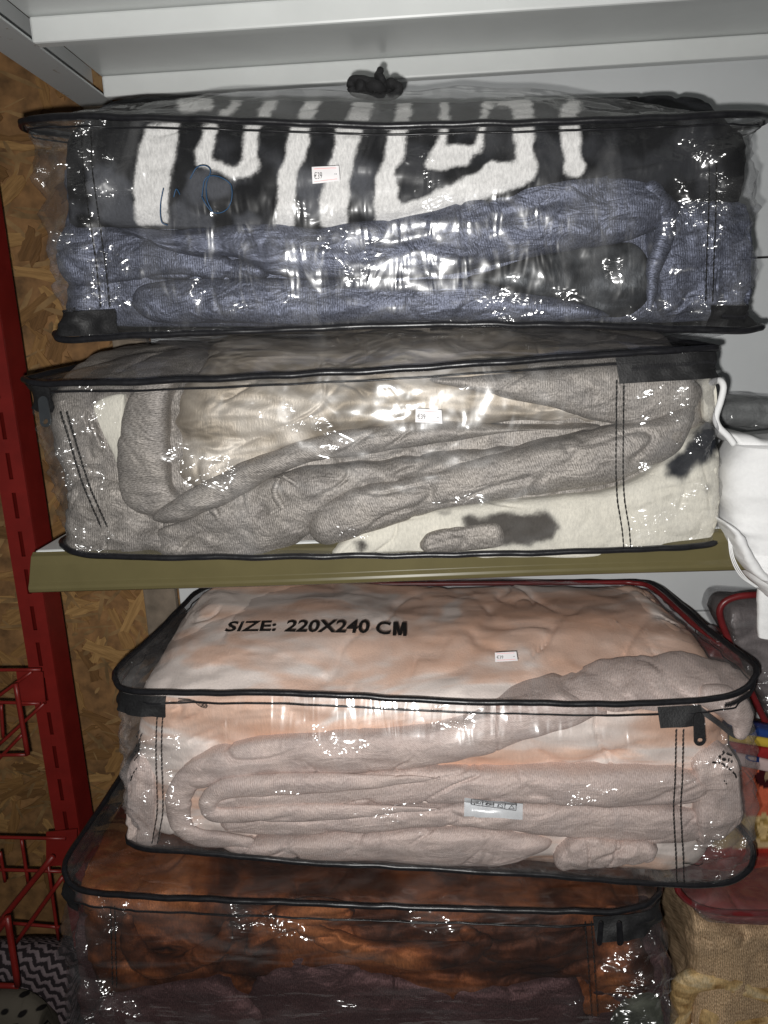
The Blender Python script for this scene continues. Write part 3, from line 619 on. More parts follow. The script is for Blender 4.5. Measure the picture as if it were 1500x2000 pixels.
# ------------------------------------------------------------------ bag 1: zebra blanket (top of the stack)
b1 = bag('blanket_bag', Z-.02, 'clear zipped bag with zebra plush and slate purple knit, topmost of the stack',
    [(42, 240, .745), (70, 232, .728), (130, 228, .72), (220, 229, .718), (400, 233, .716), (600, 240, .714), (750, 246, .712), (900, 243, .712), (1100, 237, .714), (1300, 229, .716), (1420, 224, .72), (1470, 223, .728), (1496, 227, .745)],
    [(108, 655, .735), (130, 664, .724), (270, 656, .718), (500, 646, .716), (750, 636, .715), (1000, 634, .715), (1200, 637, .716), (1350, 644, .718), (1450, 646, .724), (1486, 640, .735)],
    1.03, FILM1, dome=.038, under=.022, bulge=.010, wr=.0045, back_in=.02, zb=.035, side_in=.022)
w1 = thing('folded_blanket', (-.01, .87, Z+.005), 'zebra print plush blanket with slate purple knit back inside the topmost bag', 'blanket')
R1 = []
slab('knit_pile', [(106, 300), (200, 270), (750, 270), (1300, 262), (1462, 300)], [(112, 625), (200, 640), (750, 640), (1300, 632), (1462, 620)], .756, 1.02, .02, K_purple, w1, wr=.006, edge=.03)
slab('plush_layer', [(102, 258), (200, 234), (400, 232), (750, 240), (1100, 234), (1380, 228), (1486, 258)], [(104, 440), (255, 440), (450, 445), (570, 445), (735, 440), (880, 415), (1000, 390), (1150, 365), (1300, 385), (1476, 390)], .728, 1.0, .046, P_zebra, w1, nu=720, nfront=110, ntop=70, wr=.0035, col=zebra, edge=.05, rnd=.014)
fold('knit_fold', [(108, 450), (180, 430), (260, 452), (330, 470), (420, 495), (530, 520)], [(112, 560), (180, 560), (260, 555), (360, 550), (450, 548), (530, 548)], .742, .018, K_purple, w1, wr=.006, ends=(.1, .05))
fold('knit_fold', [(215, 446), (300, 444), (400, 441), (570, 440), (740, 431), (830, 415), (900, 387), (1000, 362), (1150, 339), (1250, 345), (1330, 380)], [(330, 492), (400, 506), (470, 505), (560, 545), (680, 548), (800, 546), (900, 540), (1000, 510), (1150, 484), (1250, 468), (1330, 450)], .728, .024, K_purple, w1, wr=.008, ends=(.03, .1), nu=320)
fold('knit_fold', [(252, 580), (275, 555), (330, 545), (450, 546), (600, 545), (750, 545), (900, 546), (1000, 566), (1100, 592), (1190, 612)], [(258, 600), (280, 622), (330, 632), (450, 634), (600, 634), (750, 632), (900, 632), (1000, 630), (1100, 626), (1190, 622)], .726, .024, K_purple, w1, wr=.005, ends=(.06, .05), nu=320)
fold('plush_edge', [(905, 545), (960, 528), (1060, 496), (1150, 482), (1230, 476), (1272, 510)], [(905, 552), (960, 562), (1060, 590), (1150, 612), (1225, 618), (1272, 575)], .738, .022, P_grey, w1, wr=.003, ends=(.04, .1))
fold('knit_fold', [(1235, 350), (1300, 362), (1380, 380), (1462, 400)], [(1270, 620), (1300, 622), (1380, 618), (1466, 600)], .742, .022, K_purple, w1, wr=.008, ends=(.12, .08), sx=2.5)
roll('knit_fold', [(1262, 350), (1285, 380), (1305, 420), (1300, 470), (1282, 520), (1276, 570), (1270, 610)], [12, 17, 19, 18, 16, 13, 8], .728, K_purple, w1, wr=.003)
# fittings
wallpatch(b1, 'zipper_tape', -50, 30, .02, .13, M_tape); z_ = wallpatch(b1, 'zipper_tape', 236, 300, .02, .12, M_tape); zip_teeth(b1, 'zipper_teeth', 240, 262, .07, z_); 
for x0 in (162, 180): stitches(b1, 'stitch_row', [(x0-2, 252), (x0, 320), (x0+6, 375), (x0+26, 520), (x0+34, 600)], n=75)
for x0 in (1385, 1399): stitches(b1, 'stitch_row', [(x0, 320), (x0-2, 420), (x0-6, 520), (x0-8, 590)], n=60)
sticker(b1, [(609, 328), (662, 325), (664, 354), (611, 359)])
def pen(pts, parent, surf, n=60): return tube('pen_stroke', surf.path(pts, n,   .0012), .0005, M_blue, parent, 5)
pen([(320, 368), (314, 400), (316, 432), (328, 440)], b1.root, b1.surf); pen([(340, 385), (345, 370), (352, 380)], b1.root, b1.surf, 20)
pen([(372, 350), (385, 328), (402, 324), (412, 335), (404, 360), (405, 390), (415, 412)], b1.root, b1.surf); pen([(395, 385), (402, 350), (425, 345), (450, 360), (453, 390), (440, 412), (418, 415), (402, 398), (395, 385)], b1.root, b1.surf)
kn = []
for pth, rad in (([(684, 168), (688, 154), (705, 151), (725, 156), (748, 164), (772, 168), (780, 178), (768, 190), (742, 189), (715, 182), (692, 178), (684, 168)], 7), ([(742, 182), (747, 160), (738, 145), (743, 134)], 6), ([(700, 165), (730, 170), (765, 180)], 9), ([(745, 172), (765, 165), (778, 178)], 7)):
    c = catmull(pth, 50); P = np.array([at(x, y, .77) for x, y in c]); P[:, 1] += .006*np.sin(np.linspace(0, 9, 50)); tube('cord_knot', P, rad*.8/FPX*1.05*(1+.18*noise3(P*160)), M_cord, b1.root, 9)

# ------------------------------------------------------------------ bag 2: taupe blanket (on the middle shelf)
b2 = bag('blanket_bag', DZ, 'clear zipped bag of taupe and cream blanket resting on the olive railed shelf',
    [(46, 742, .735), (70, 748, .722), (150, 748, .712), (300, 745, .708), (500, 736, .706), (750, 723, .706), (1000, 706, .707), (1200, 692, .71), (1330, 684, .714), (1396, 680, .726)],
    [(122, 1066, .735), (150, 1080, .724), (230, 1087, .718), (400, 1089, .716), (700, 1086, .716), (1000, 1081, .716), (1250, 1073, .718), (1370, 1066, .722), (1414, 1054, .735)],
    1.03, FILM2, dome=.030, under=-.004, bulge=.009, wr=.0032, back_in=.02, zb=.018, side_in=.010)
w2 = thing('folded_blanket', (-.03, .87, DZ+.003), 'taupe knit and champagne plush blanket with cow spots inside the bag on the shelf', 'blanket')
slab('knit_pile', [(66, 780), (150, 752), (500, 742), (1000, 722), (1300, 705), (1392, 720)], [(125, 1060), (200, 1090), (500, 1094), (1000, 1088), (1300, 1076), (1405, 1062)], .744, 1.02, .034, K_taupe, w2, nu=320, wr=.007, edge=.04)
slab('plush_layer', [(322, 775), (380, 748), (600, 742), (900, 728), (1100, 745), (1220, 810)], [(335, 950), (430, 960), (560, 905), (720, 850), (900, 835), (1220, 835)], .728, 1.0, .040, P_cream, w2, nu=380, wr=.007, edge=.1)
fold('plush_edge', [(180, 792), (205, 776), (235, 768), (252, 772)], [(212, 860), (222, 885), (232, 910), (240, 912)], .738, .010, P_cow, w2, wr=.001, nu=60, ends=(.1, .1), col=cow)
fold('knit_fold', [(262, 748), (242, 820), (232, 900), (240, 970), (285, 1010)], [(348, 742), (328, 800), (330, 880), (338, 950), (380, 1000)], .722, .014, K_taupe, w2, wr=.004, ends=(.0, .1))
fold('knit_fold', [(128, 800), (150, 790), (178, 800)], [(215, 1060), (230, 1050), (240, 940)], .742, .012, K_taupe, w2, wr=.007, nu=120, ends=(.1, .1), sx=2)
fold('knit_fold', [(125, 960), (170, 930), (240, 940), (300, 1000), (420, 960)], [(128, 1070), (170, 1088), (240, 1093), (330, 1095), (430, 1096)], .734, .016, K_taupe, w2, wr=.008, ends=(.1, .1), sx=2)
fold('knit_fold', [(840, 738), (930, 735), (1050, 722), (1180, 712), (1300, 712), (1370, 740)], [(840, 744), (930, 762), (1050, 788), (1180, 822), (1290, 832), (1370, 800)], .720, .018, K_taupe, w2, wr=.004, ends=(.03, .1))
fold('knit_fold', [(275, 1010), (380, 950), (480, 898), (600, 850), (720, 830), (850, 822), (1000, 827), (1170, 828)], [(340, 1030), (430, 985), (520, 940), (600, 905), (720, 885), (850, 862), (1000, 845), (1170, 835)], .716, .022, K_taupe, w2, wr=.005, ends=(.06, .06), nu=300)
fold('knit_fold', [(290, 1030), (360, 990), (450, 955), (545, 925), (640, 905), (800, 888), (1000, 866), (1150, 845)], [(300, 1090), (400, 1096), (500, 1096), (580, 1060), (660, 990), (800, 945), (1000, 905), (1150, 870)], .724, .022, K_taupe, w2, wr=.007, ends=(.06, .06), nu=300, sx=1.6)
fold('knit_fold', [(590, 1000), (680, 950), (800, 925), (950, 885), (1100, 850), (1240, 818), (1310, 795), (1352, 770)], [(620, 1075), (690, 1045), (780, 1015), (900, 982), (1050, 962), (1180, 944), (1270, 906), (1320, 868), (1356, 815)], .712, .026, K_taupe, w2, wr=.005, ends=(.05, .08), nu=320)
roll('knit_seam', [(545, 930), (535, 960), (548, 990), (560, 1012)], [7, 9, 9, 6], .722, K_taupe, w2, nu=60, wr=.002); roll('knit_seam', [(548, 928), (580, 950), (600, 978), (625, 985)], [6, 8, 8, 5], .722, K_taupe, w2, nu=60, wr=.002); roll('knit_seam', [(405, 985), (420, 1005), (432, 1030)], [7, 9, 7], .724, K_taupe, w2, nu=50, wr=.002)
fold('plush_edge', [(640, 1068), (720, 1022), (860, 990), (1000, 975), (1130, 962), (1210, 948), (1280, 905), (1330, 852), (1402, 806)], [(645, 1084), (720, 1088), (860, 1091), (1000, 1091), (1130, 1088), (1210, 1084), (1300, 1078), (1405, 1060)], .722, .020, P_cow, w2, wr=.003, nu=520, nv=70, ends=(.04, .04), col=cow)
fold('knit_fold', [(815, 1050), (850, 1032), (920, 1020), (985, 1014)], [(820, 1078), (860, 1080), (930, 1074), (990, 1066)], .717, .012, K_taupe, w2, wr=.003, nu=90, ends=(.15, .12))
fold('plush_edge', [(1360, 745), (1378, 735), (1394, 745)], [(1366, 812), (1380, 830), (1396, 812)], .745, .012, P_cow, w2, wr=.002, nu=50, ends=(.1, .1), col=cow)
wallpatch(b2, 'zipper_tape', 221, 300, .86, .985, M_tape); z_ = wallpatch(b2, 'zipper_tape', 240, 300, .90, .975, M_tape, .0022); zip_teeth(b2, 'zipper_teeth', 226, 264, .93, z_)
wallpatch(b2, 'zipper_tape', -60, 16, .84, .98, M_tape)
for x0 in (1204, 1218): stitches(b2, 'stitch_row', [(x0, 742), (x0-1, 850), (x0, 960), (x0+10, 1030), (x0+14, 1070)], n=90, r=.0006)
for x0 in (118, 130): stitches(b2, 'stitch_row', [(x0, 805), (x0+14, 850), (x0+45, 950), (x0+80, 1030)], n=80, r=.0006)
zip_pull(b2.surf, (90, 772), (97, 836), 22, M_gunmetal, b2.root, Y=.72); 
sticker(b2, [(812, 797), (845, 800), (864, 813), (864, 827)][:0] or [(812, 797), (862, 801), (864, 827), (811, 824)])

# ------------------------------------------------------------------ bag 3: peach blanket
b3 = bag('blanket_bag', Z-.585, 'clear zipped bag of peach plush blanket printed with its size, below the olive rail',
    [(224, 1325, .742), (238, 1345, .726), (290, 1352, .716), (420, 1353, .712), (560, 1354, .710), (750, 1363, .708), (900, 1370, .706), (1100, 1375, .705), (1280, 1373, .706), (1400, 1364, .712), (1455, 1346, .724), (1477, 1318, .742)],
    [(252, 1646, .742), (280, 1658, .728), (340, 1662, .72), (450, 1670, .716), (600, 1685, .714), (800, 1694, .713), (1000, 1706, .713), (1200, 1720, .714), (1340, 1729, .716), (1420, 1724, .722), (1462, 1700, .732), (1472, 1672, .745)],
    1.05, FILM3, dome=.044, under=.004, bulge=.022, wr=.0036, back_in=.012, side_in=.014)
w3 = thing('folded_blanket', (0, .88, Z-.578), 'peach plush blanket with pale pinkish knit back rolled inside the size printed bag', 'blanket')
R3 = []
slab('plush_layer', [(250, 1366), (320, 1352), (560, 1354), (900, 1370), (1250, 1374), (1400, 1366), (1456, 1376)], [(258, 1640), (340, 1655), (560, 1675), (900, 1690), (1250, 1712), (1360, 1716), (1400, 1700)], .736, 1.035, .046, P_peach, w3, nu=340, wr=.007, edge=.10, reg=R3)
fold('knit_fold', [(335, 1512), (400, 1466), (500, 1438), (650, 1425), (800, 1418), (900, 1398), (1000, 1362), (1100, 1345)], [(385, 1545), (450, 1516), (560, 1508), (700, 1499), (840, 1487), (950, 1466), (1030, 1434), (1200, 1384)], .716, .020, K_pale, w3, wr=.006, ends=(.05, .02), nu=320, reg=R3)
roll('knit_fold', [(430, 1492), (385, 1515), (350, 1552), (344, 1600), (368, 1636), (430, 1648), (500, 1652)], [22, 30, 32, 29, 25, 22, 14], .718, K_pale, w3, nu=160, wr=.004, flat=.62, reg=R3)
fold('knit_fold', [(395, 1555), (450, 1520), (560, 1506), (700, 1497), (900, 1491), (1100, 1492), (1300, 1494), (1400, 1500)], [(392, 1566), (430, 1566), (560, 1572), (700, 1566), (900, 1556), (1100, 1560), (1300, 1566), (1400, 1562)], .714, .022, K_pale, w3, wr=.006, ends=(.06, .1), nu=320, reg=R3)
fold('knit_fold', [(430, 1568), (560, 1574), (700, 1566), (900, 1556), (1100, 1558), (1300, 1566), (1400, 1566)], [(425, 1616), (560, 1620), (700, 1614), (900, 1604), (1100, 1628), (1300, 1640), (1400, 1630)], .720, .020, K_pale, w3, wr=.006, ends=(.03, .1), nu=320, reg=R3)
roll('knit_roll_end', [(860, 1522), (640, 1536), (500, 1541), (425, 1553), (402, 1578), (425, 1600), (520, 1597), (660, 1591), (860, 1582)], [6, 24, 27, 24, 21, 20, 20, 18, 6], .709, K_pale, w3, nu=180, wr=.003, flat=.7)
fold('knit_fold', [(400, 1626), (520, 1624), (700, 1614), (850, 1606), (1000, 1616), (1110, 1632)], [(440, 1648), (520, 1658), (700, 1668), (850, 1678), (940, 1682), (1000, 1672)], .720, .020, K_pale, w3, wr=.005, ends=(.08, .08), nu=280, reg=R3)
fold('knit_fold', [(1090, 1640), (1150, 1626), (1210, 1636), (1262, 1634), (1286, 1646)], [(1070, 1692), (1130, 1688), (1200, 1684), (1260, 1676), (1286, 1658)], .716, .016, K_pale, w3, wr=.006, ends=(.12, .15), nu=120, sx=2)
fold('knit_fold', [(1338, 1470), (1370, 1448), (1405, 1444), (1440, 1470)], [(1345, 1645), (1375, 1640), (1410, 1618), (1440, 1580)], .722, .026, K_pale, w3, wr=.007, ends=(.15, .2), nu=120, sx=2.5)
fold('knit_fold', [(250, 1490), (275, 1470), (312, 1480)], [(250, 1640), (280, 1648), (316, 1640)], .742, .014, K_pale, w3, wr=.006, ends=(.15, .15), nu=90, sx=2.5)
# knit edge lapping over the top and out of the open corner of the zip
T_ = []
for j, (tx, ty, bx_, by, Y) in enumerate(zip(np.linspace(1000, 1462, 60), np.interp(np.linspace(1000, 1462, 60), [1000, 1060, 1150, 1250, 1330, 1400, 1462], [1356, 1333, 1306, 1284, 1278, 1290, 1328]), np.linspace(960, 1462, 60), np.interp(np.linspace(960, 1462, 60), [960, 1100, 1300, 1400, 1462], [1366, 1368, 1366, 1358, 1342]), np.linspace(.74, .745, 60))):
    a = at(tx, ty, Y+.045); b = at(bx_, by+16, Y-.022); row = []
    for s in np.linspace(0, 1, 22):
        p = a*(1-s)+b*s; p = p+np.array([0, -.004, .006])*math.sin(math.pi*s)**.7; row.append(p)
    row = [row[0]+np.array([0, .02, -.01])]+row+[row[-1]+np.array([0, .012, -.012])]; T_.append(row)
G = np.array(T_); nr = gridnormals(G); nr *= np.sign(nr[..., 2].sum()); G = G+nr*crease(G, .006, 2.0)[..., None]; G = G+np.array([0, 0, .004])
suv = np.stack(np.meshgrid(np.linspace(0, .22, 60), np.linspace(0, .06, 24), indexing='ij'), -1).reshape(-1, 2)
build('knit_flap', G.reshape(-1, 3), gridfaces(60, 24), K_pale, w3, uv=suv)
roll('knit_flap', [(1372, 1362), (1410, 1375), (1440, 1392), (1456, 1420), (1446, 1446)], [18, 30, 33, 26, 10], .722, K_pale, w3, nu=90, wr=.004, flat=.9)
wallpatch(b3, 'zipper_tape', -34, 29, .88, .985, M_tape); z_ = wallpatch(b3, 'zipper_tape', 213, 230, .90, .985, M_tape)
tb = [(1365, 1385), (1400, 1410), (1440, 1438), (1470, 1425)]
P = np.array([at(x, y, .716+.01*k) for k, (x, y) in enumerate(tb)]); tube('zipper_edge', catmull(P, 30), .0028, M_tape, b3.root, 8)
i0, i1 = 238, 262; zip_teeth(b3, 'zipper_teeth', i0, i1, .975, z_)
zip_pull(None, (1364, 1392), (1367, 1456), 24, M_tape, b3.root, Y=.694)
for x0 in (1318, 1332): stitches(b3, 'stitch_row', [(x0+2, 1425), (x0, 1520), (x0-3, 1580), (x0+1, 1660), (x0+4, 1722)], n=105, r=.0006)
for x0 in (305, 316): stitches(b3, 'stitch_row', [(x0+4, 1382), (x0, 1430), (x0, 1500), (x0+2, 1580), (x0-8, 1648)], n=90, r=.0005)
sticker(b3, [(966, 1276), (1008, 1274), (1011, 1292), (967, 1294)])
text_on('size_print', 'SIZE:', b3.surf, [(446, 1216), (539, 1214), (541, 1235), (438, 1236)], M_ink, b3.root, .0014, bold=.022, shear=.12)
text_on('size_print', '220X240', b3.surf, [(561, 1213), (722, 1213), (721, 1239), (555, 1236)], M_ink, b3.root, .0014, bold=.026, shear=.05)
text_on('size_print', 'C', b3.surf, [(735, 1216), (763, 1217), (762, 1242), (733, 1240)], M_ink, b3.root, .0014, bold=.026)
Vm, Fm = [], []
for q in ([(768, 1217), (775, 1217), (774, 1243), (767, 1243)], [(787, 1218), (794, 1218), (794, 1244), (787, 1244)], [(770, 1217), (777, 1217), (784, 1243), (778, 1243)], [(785, 1218), (792, 1218), (784, 1243), (778, 1243)]):
    o_ = len(Vm); Vm += [b3.surf.hit(x, y, .0014+.0001*(o_//4)) for x, y in q]; Fm.append((o_, o_+1, o_+2, o_+3))
build('size_print', Vm, Fm, M_ink, b3.root, smooth=False)
class Multi:
    def __init__(s, L): s.L = L
    def hit(s, x, y, off=.0008):
        h = [q for q in (l.hit(x, y, off) for l in s.L) if q is not None]; return min(h, key=lambda q: np.linalg.norm(q-EYE)) if h else None
mr3 = Multi(R3)
ct = decal('care_tag', mr3, [(907, 1556), (1021, 1566), (1020, 1599), (906, 1592)], M_satin, w3, 20, 10, .0018, bow=.0012)
def tl(pts, w=.0007): 
    P = [mr3.hit(x, y, .0030) for x, y in catmull(pts, 10)]; tube('care_symbol', np.array(P), w*.55, M_grey_ink, ct, 4)
c4 = [(921, 1557), (1008, 1566), (1007, 1583), (920, 1574)]
tl([c4[0], c4[1]]); tl([c4[3], c4[2]])
for k in range(5):
    f = k/4; tl([(921+87*f, 1557+9*f), (920+87*f, 1574+9*f)])
for k in range(4):
    x = 926+21.8*k; y = 1560+2.3*k
    if k == 0: tl([(x, y+4), (x+2, y+12)]); tl([(x+2, y+12), (x+12, y+13)]); tl([(x+12, y+13), (x+14, y+5)])
    if k == 1: tl([(x+2, y+8), (x+4, y+3), (x+9, y+3), (x+11, y+8), (x+9, y+13), (x+4, y+13), (x+2, y+8)])
    if k == 2: tl([(x+1, y+13), (x+13, y+14)])
    if k == 3: tl([(x+1, y+13), (x+13, y+14)]); tl([(x+3, y+5), (x+13, y+5)])
    if k > 0: tl([(x+2, y+3), (x+12, y+13)]); tl([(x+12, y+3), (x+2, y+13)])
for k, pts in enumerate([[(1410, 1468), (1413, 1471), (1409, 1474)], [(1402, 1478), (1405, 1476), (1405, 1481)], [(1418, 1472), (1424, 1474), (1428, 1476)], [(1409, 1482), (1413, 1481), (1417, 1485), (1411, 1485)], [(1422, 1482), (1422, 1488)], [(1427, 1486), (1429, 1490)], [(1390, 1488), (1397, 1489)], [(1404, 1487), (1404, 1491)], [(1408, 1491), (1412, 1493), (1416, 1497)], [(1419, 1497), (1420, 1499)], [(1423, 1501), (1427, 1504)], [(1431, 1507), (1435, 1512), (1437, 1518)], [(1413, 1524), (1414, 1526)], [(1417, 1530), (1418, 1532)],
    [(271, 1428), (272, 1434)], [(277, 1434), (275, 1440)], [(274, 1443), (273, 1447)], [(268, 1438), (269, 1441)], [(273, 1451), (272, 1457)], [(267, 1452), (267, 1458)], [(271, 1461), (271, 1466)], [(266, 1464), (266, 1469)], [(263, 1470), (264, 1473)], [(271, 1473), (271, 1475)], [(268, 1478), (268, 1480)], [(265, 1482), (264, 1484)], [(267, 1501), (266, 1504)], [(263, 1507), (262, 1509)], [(259, 1515), (258, 1519)], [(257, 1522), (256, 1526)]]):
    P_ = [b3.surf.hit(x, y, .0010) for x, y in catmull(pts, 6)]
    if all(q is not None for q in P_): tube('printed_mark', np.array(P_), .0007, M_ink, b3.root, 5)
# red trim along the rear of the top
i = np.arange(0, b3.n); ce = b3.T.mean(0); tr_ = b3.T[268:384]; tr_ = tr_+(ce-tr_)*np.array([.05, .10, 0])+np.array([0, 0, .006]); tube('red_trim', tr_, .0034*np.clip(np.minimum(np.arange(len(tr_)), len(tr_)-1-np.arange(len(tr_)))/12., .05, 1), M_redvinyl, b3.root, 8)
for dx in (0, 5): pen_ = tube('loose_thread', b3.surf.path([(348, 1365+dx), (375, 1368), (392, 1380-dx), (405, 1382), (400, 1374), (394, 1380)], 24, .001), .0004, M_thread, b3.root, 4)
tube('loose_thread', b3.surf.path([(1334, 1684), (1350, 1686), (1362, 1690), (1372, 1684)], 24, .001), .0005, M_thread, b3.root, 4)

# ------------------------------------------------------------------ bag 4: brown blanket at the bottom
b4 = bag('blanket_bag', BZ, 'clear zipped bag of brown plush blanket at the bottom of the stack',
    [(126, 1700, .735), (140, 1728, .722), (190, 1745, .712), (400, 1756, .706), (700, 1769, .702), (1000, 1778, .70), (1180, 1780, .70), (1255, 1770, .706), (1286, 1748, .72)],
    [(165, 2120, .74), (200, 2130, .728), (400, 2150, .72), (700, 2160, .718), (1000, 2165, .718), (1240, 2160, .722), (1310, 2140, .735)],
    1.05, FILM4, dome=.004, under=.0, bulge=.028, wr=.0042, back_in=.005, zb=.02)
w4 = thing('folded_blanket', (-.06, .88, BZ+.005), 'brown plush blanket with dark plum knit back in the bottom bag', 'blanket')
slab('plush_layer', [(134, 1742), (220, 1748), (500, 1764), (800, 1778), (1100, 1784), (1230, 1785), (1275, 1800)], [(180, 2000), (300, 2010), (600, 2010), (900, 2010), (1200, 2000), (1300, 1990)], .732, 1.04, .004, P_brown, w4, nu=340, wr=.009, edge=.03)
slab('knit_pile', [(150, 1900), (250, 1900), (600, 1900), (900, 1900), (1200, 1880), (1310, 1860)], [(170, 2118), (300, 2130), (600, 2140), (900, 2145), (1200, 2140), (1305, 2120)], .750, 1.02, .0, K_brown, w4, wr=.006)
fold('knit_fold', [(150, 1790), (190, 1780), (228, 1800)], [(160, 2000), (200, 2005), (238, 2000)], .738, .014, K_brown, w4, wr=.006, nu=80, ends=(.1, .1))
fold('knit_fold', [(175, 1935), (260, 1915), (340, 1905), (420, 1900), (480, 1930), (540, 1960)], [(175, 2110), (260, 2110), (340, 2110), (420, 2110), (480, 2110), (560, 2110)], .716, .024, K_brown, w4, wr=.006, ends=(.1, .1))
fold('knit_fold', [(470, 1920), (530, 1850), (620, 1845), (750, 1890), (900, 1908), (1050, 1900), (1150, 1880)], [(470, 2080), (600, 2080), (700, 2080), (800, 2080), (900, 2080), (1050, 2080), (1150, 2080)], .720, .026, K_brown, w4, wr=.007, ends=(.1, .08), nu=260)
fold('knit_fold', [(1150, 1820), (1200, 1830), (1260, 1830), (1305, 1840)], [(1100, 2000), (1170, 2010), (1240, 2010), (1310, 2000)], .735, .02, K_brown, w4, wr=.008, ends=(.1, .1), sx=2)
roll('plush_edge', [(245, 1790), (252, 1860), (285, 1900), (335, 1898), (385, 1880), (430, 1850), (445, 1800)], [14, 26, 30, 26, 24, 22, 12], .716, P_brown, w4, nu=80, wr=.004)
roll('plush_edge', [(690, 1790), (600, 1798), (520, 1820), (480, 1868)], [18, 34, 32, 16], .716, P_brown, w4, nu=100, wr=.005)
roll('plush_edge', [(580, 1815), (640, 1848), (740, 1870), (840, 1884), (920, 1872), (960, 1840)], [14, 30, 26, 32, 28, 16], .714, P_brown, w4, nu=120, wr=.005)
roll('plush_edge', [(900, 1820), (960, 1868), (1040, 1866), (1110, 1850), (1150, 1815)], [14, 28, 30, 28, 14], .716, P_brown, w4, nu=80, wr=.005)
P_moss = plush('grey_green_plush', [(.3, (.05, .055, .04)), (.7, (.16, .17, .13))], 25)
fold('plush_edge', [(1190, 1985), (1220, 1950), (1265, 1938), (1296, 1950)], [(1180, 2080), (1220, 2090), (1260, 2090), (1300, 2080)], .716, .02, P_moss, w4, wr=.004, nu=80, ends=(.15, .1))
wallpatch(b4, 'zipper_tape', -40, 12, .90, .985, M_tape); z_ = wallpatch(b4, 'zipper_tape', 228, 262, .90, .985, M_tape)
zip_pull(None, (1174, 1800), (1170, 1846), 11, M_black, b4.root, Y=.672); zip_pull(None, (1209, 1800), (1211, 1846), 13, M_black, b4.root, Y=.672)
for x0 in (1142, 1154): stitches(b4, 'stitch_row', [(x0, 1800), (x0+6, 1880), (x0+14, 1985)], n=60)
for x0 in (216, 224): stitches(b4, 'stitch_row', [(x0, 1770), (x0+2, 1850), (x0+4, 1930)], n=50)

# ------------------------------------------------------------------ neighbours on the right
gx = thing('plastic_wrapped_bundle', tuple(at(1560, 862, .95)*np.array([1, 1, 0])+np.array([0, 0, DZ])), 'flat grey bundle in wrinkled plastic behind the white garment', 'bundle')
P_ash = plush('ash_cloth', [(.3, (.16, .165, .165)), (.7, (.36, .37, .37))], 16, .1)
fold('cloth_layer', [(1300, 800), (1400, 783), (1460, 776), (1560, 782), (1700, 790)], [(1300, 836), (1400, 832), (1460, 834), (1560, 838), (1700, 840)], .93, .03, P_ash, gx, depth=.1, wr=.006, ends=(.08, .05))
fold('cloth_layer', [(1300, 834), (1400, 830), (1460, 832), (1560, 836), (1700, 840)], [(1300, 905), (1400, 905), (1460, 905), (1560, 905), (1700, 905)], .92, .03, P_ash, gx, depth=.1, wr=.006, ends=(.08, .05))
fold('clear_film', [(1290, 795), (1400, 776), (1462, 768), (1560, 775), (1700, 780)], [(1290, 905), (1400, 908), (1460, 908), (1560, 908), (1700, 908)], .905, .03, FILM1, gx, depth=.12, wr=.008, ends=(.05, .05), col=lambda p, V: np.full((len(V), 3), .5))

wg = thing('white_garment', tuple(at(1520, 1255, .74)), 'white cotton garment with a thin strap hanging at the right edge', 'garment')
fold('body', [(1429, 866), (1414, 896), (1406, 928), (1405, 960), (1411, 992), (1410, 1020), (1424, 1040), (1430, 1069), (1441, 1101), (1460, 1133), (1482, 1154)], [(1640, 870), (1640, 900), (1640, 930), (1640, 960), (1640, 990), (1640, 1020), (1640, 1050), (1640, 1080), (1640, 1110), (1640, 1140), (1640, 1170)], .70, .045, M_cloth, wg, wr=.005, depth=.05, q=.6)
fold('yoke', [(1410, 842), (1456, 846), (1490, 856), (1560, 850), (1640, 846)], [(1428, 868), (1460, 880), (1500, 890), (1560, 900), (1640, 900)], .735, .018, M_cloth, wg, wr=.003, ends=(.08, .05), nu=90)
fold('hem_fold', [(1409, 1018), (1424, 1036), (1436, 1066), (1450, 1098), (1474, 1128), (1520, 1160)], [(1425, 1022), (1444, 1040), (1458, 1066), (1476, 1094), (1500, 1122), (1545, 1150)], .695, .012, M_cloth, wg, wr=.003, nu=90, ends=(.1, .05))
fold('lower_panel', [(1480, 1150), (1479, 1185), (1477, 1220), (1478, 1243)], [(1640, 1150), (1640, 1185), (1640, 1220), (1640, 1255)], .73, .010, M_cloth, wg, wr=.003, nu=90, q=.4, depth=.012)
tube('strap', catmull([at(1386, 752, .752), at(1394, 745, .745), at(1407, 744, .735), at(1413, 757, .73), at(1407, 785, .73), at(1398, 815, .73), at(1404, 834, .73), at(1422, 852, .73), at(1434, 868, .73)], 50), .0031, M_cloth, wg, 8)
for k in range(3): tube('loose_fibre', catmull([at(1422+k*2, 1046, .72), at(1428+3*k, 1090, .715), at(1446+4*k, 1125, .712), at(1478+2*k, 1148, .715)], 30), .0006, M_cloth, wg, 5)

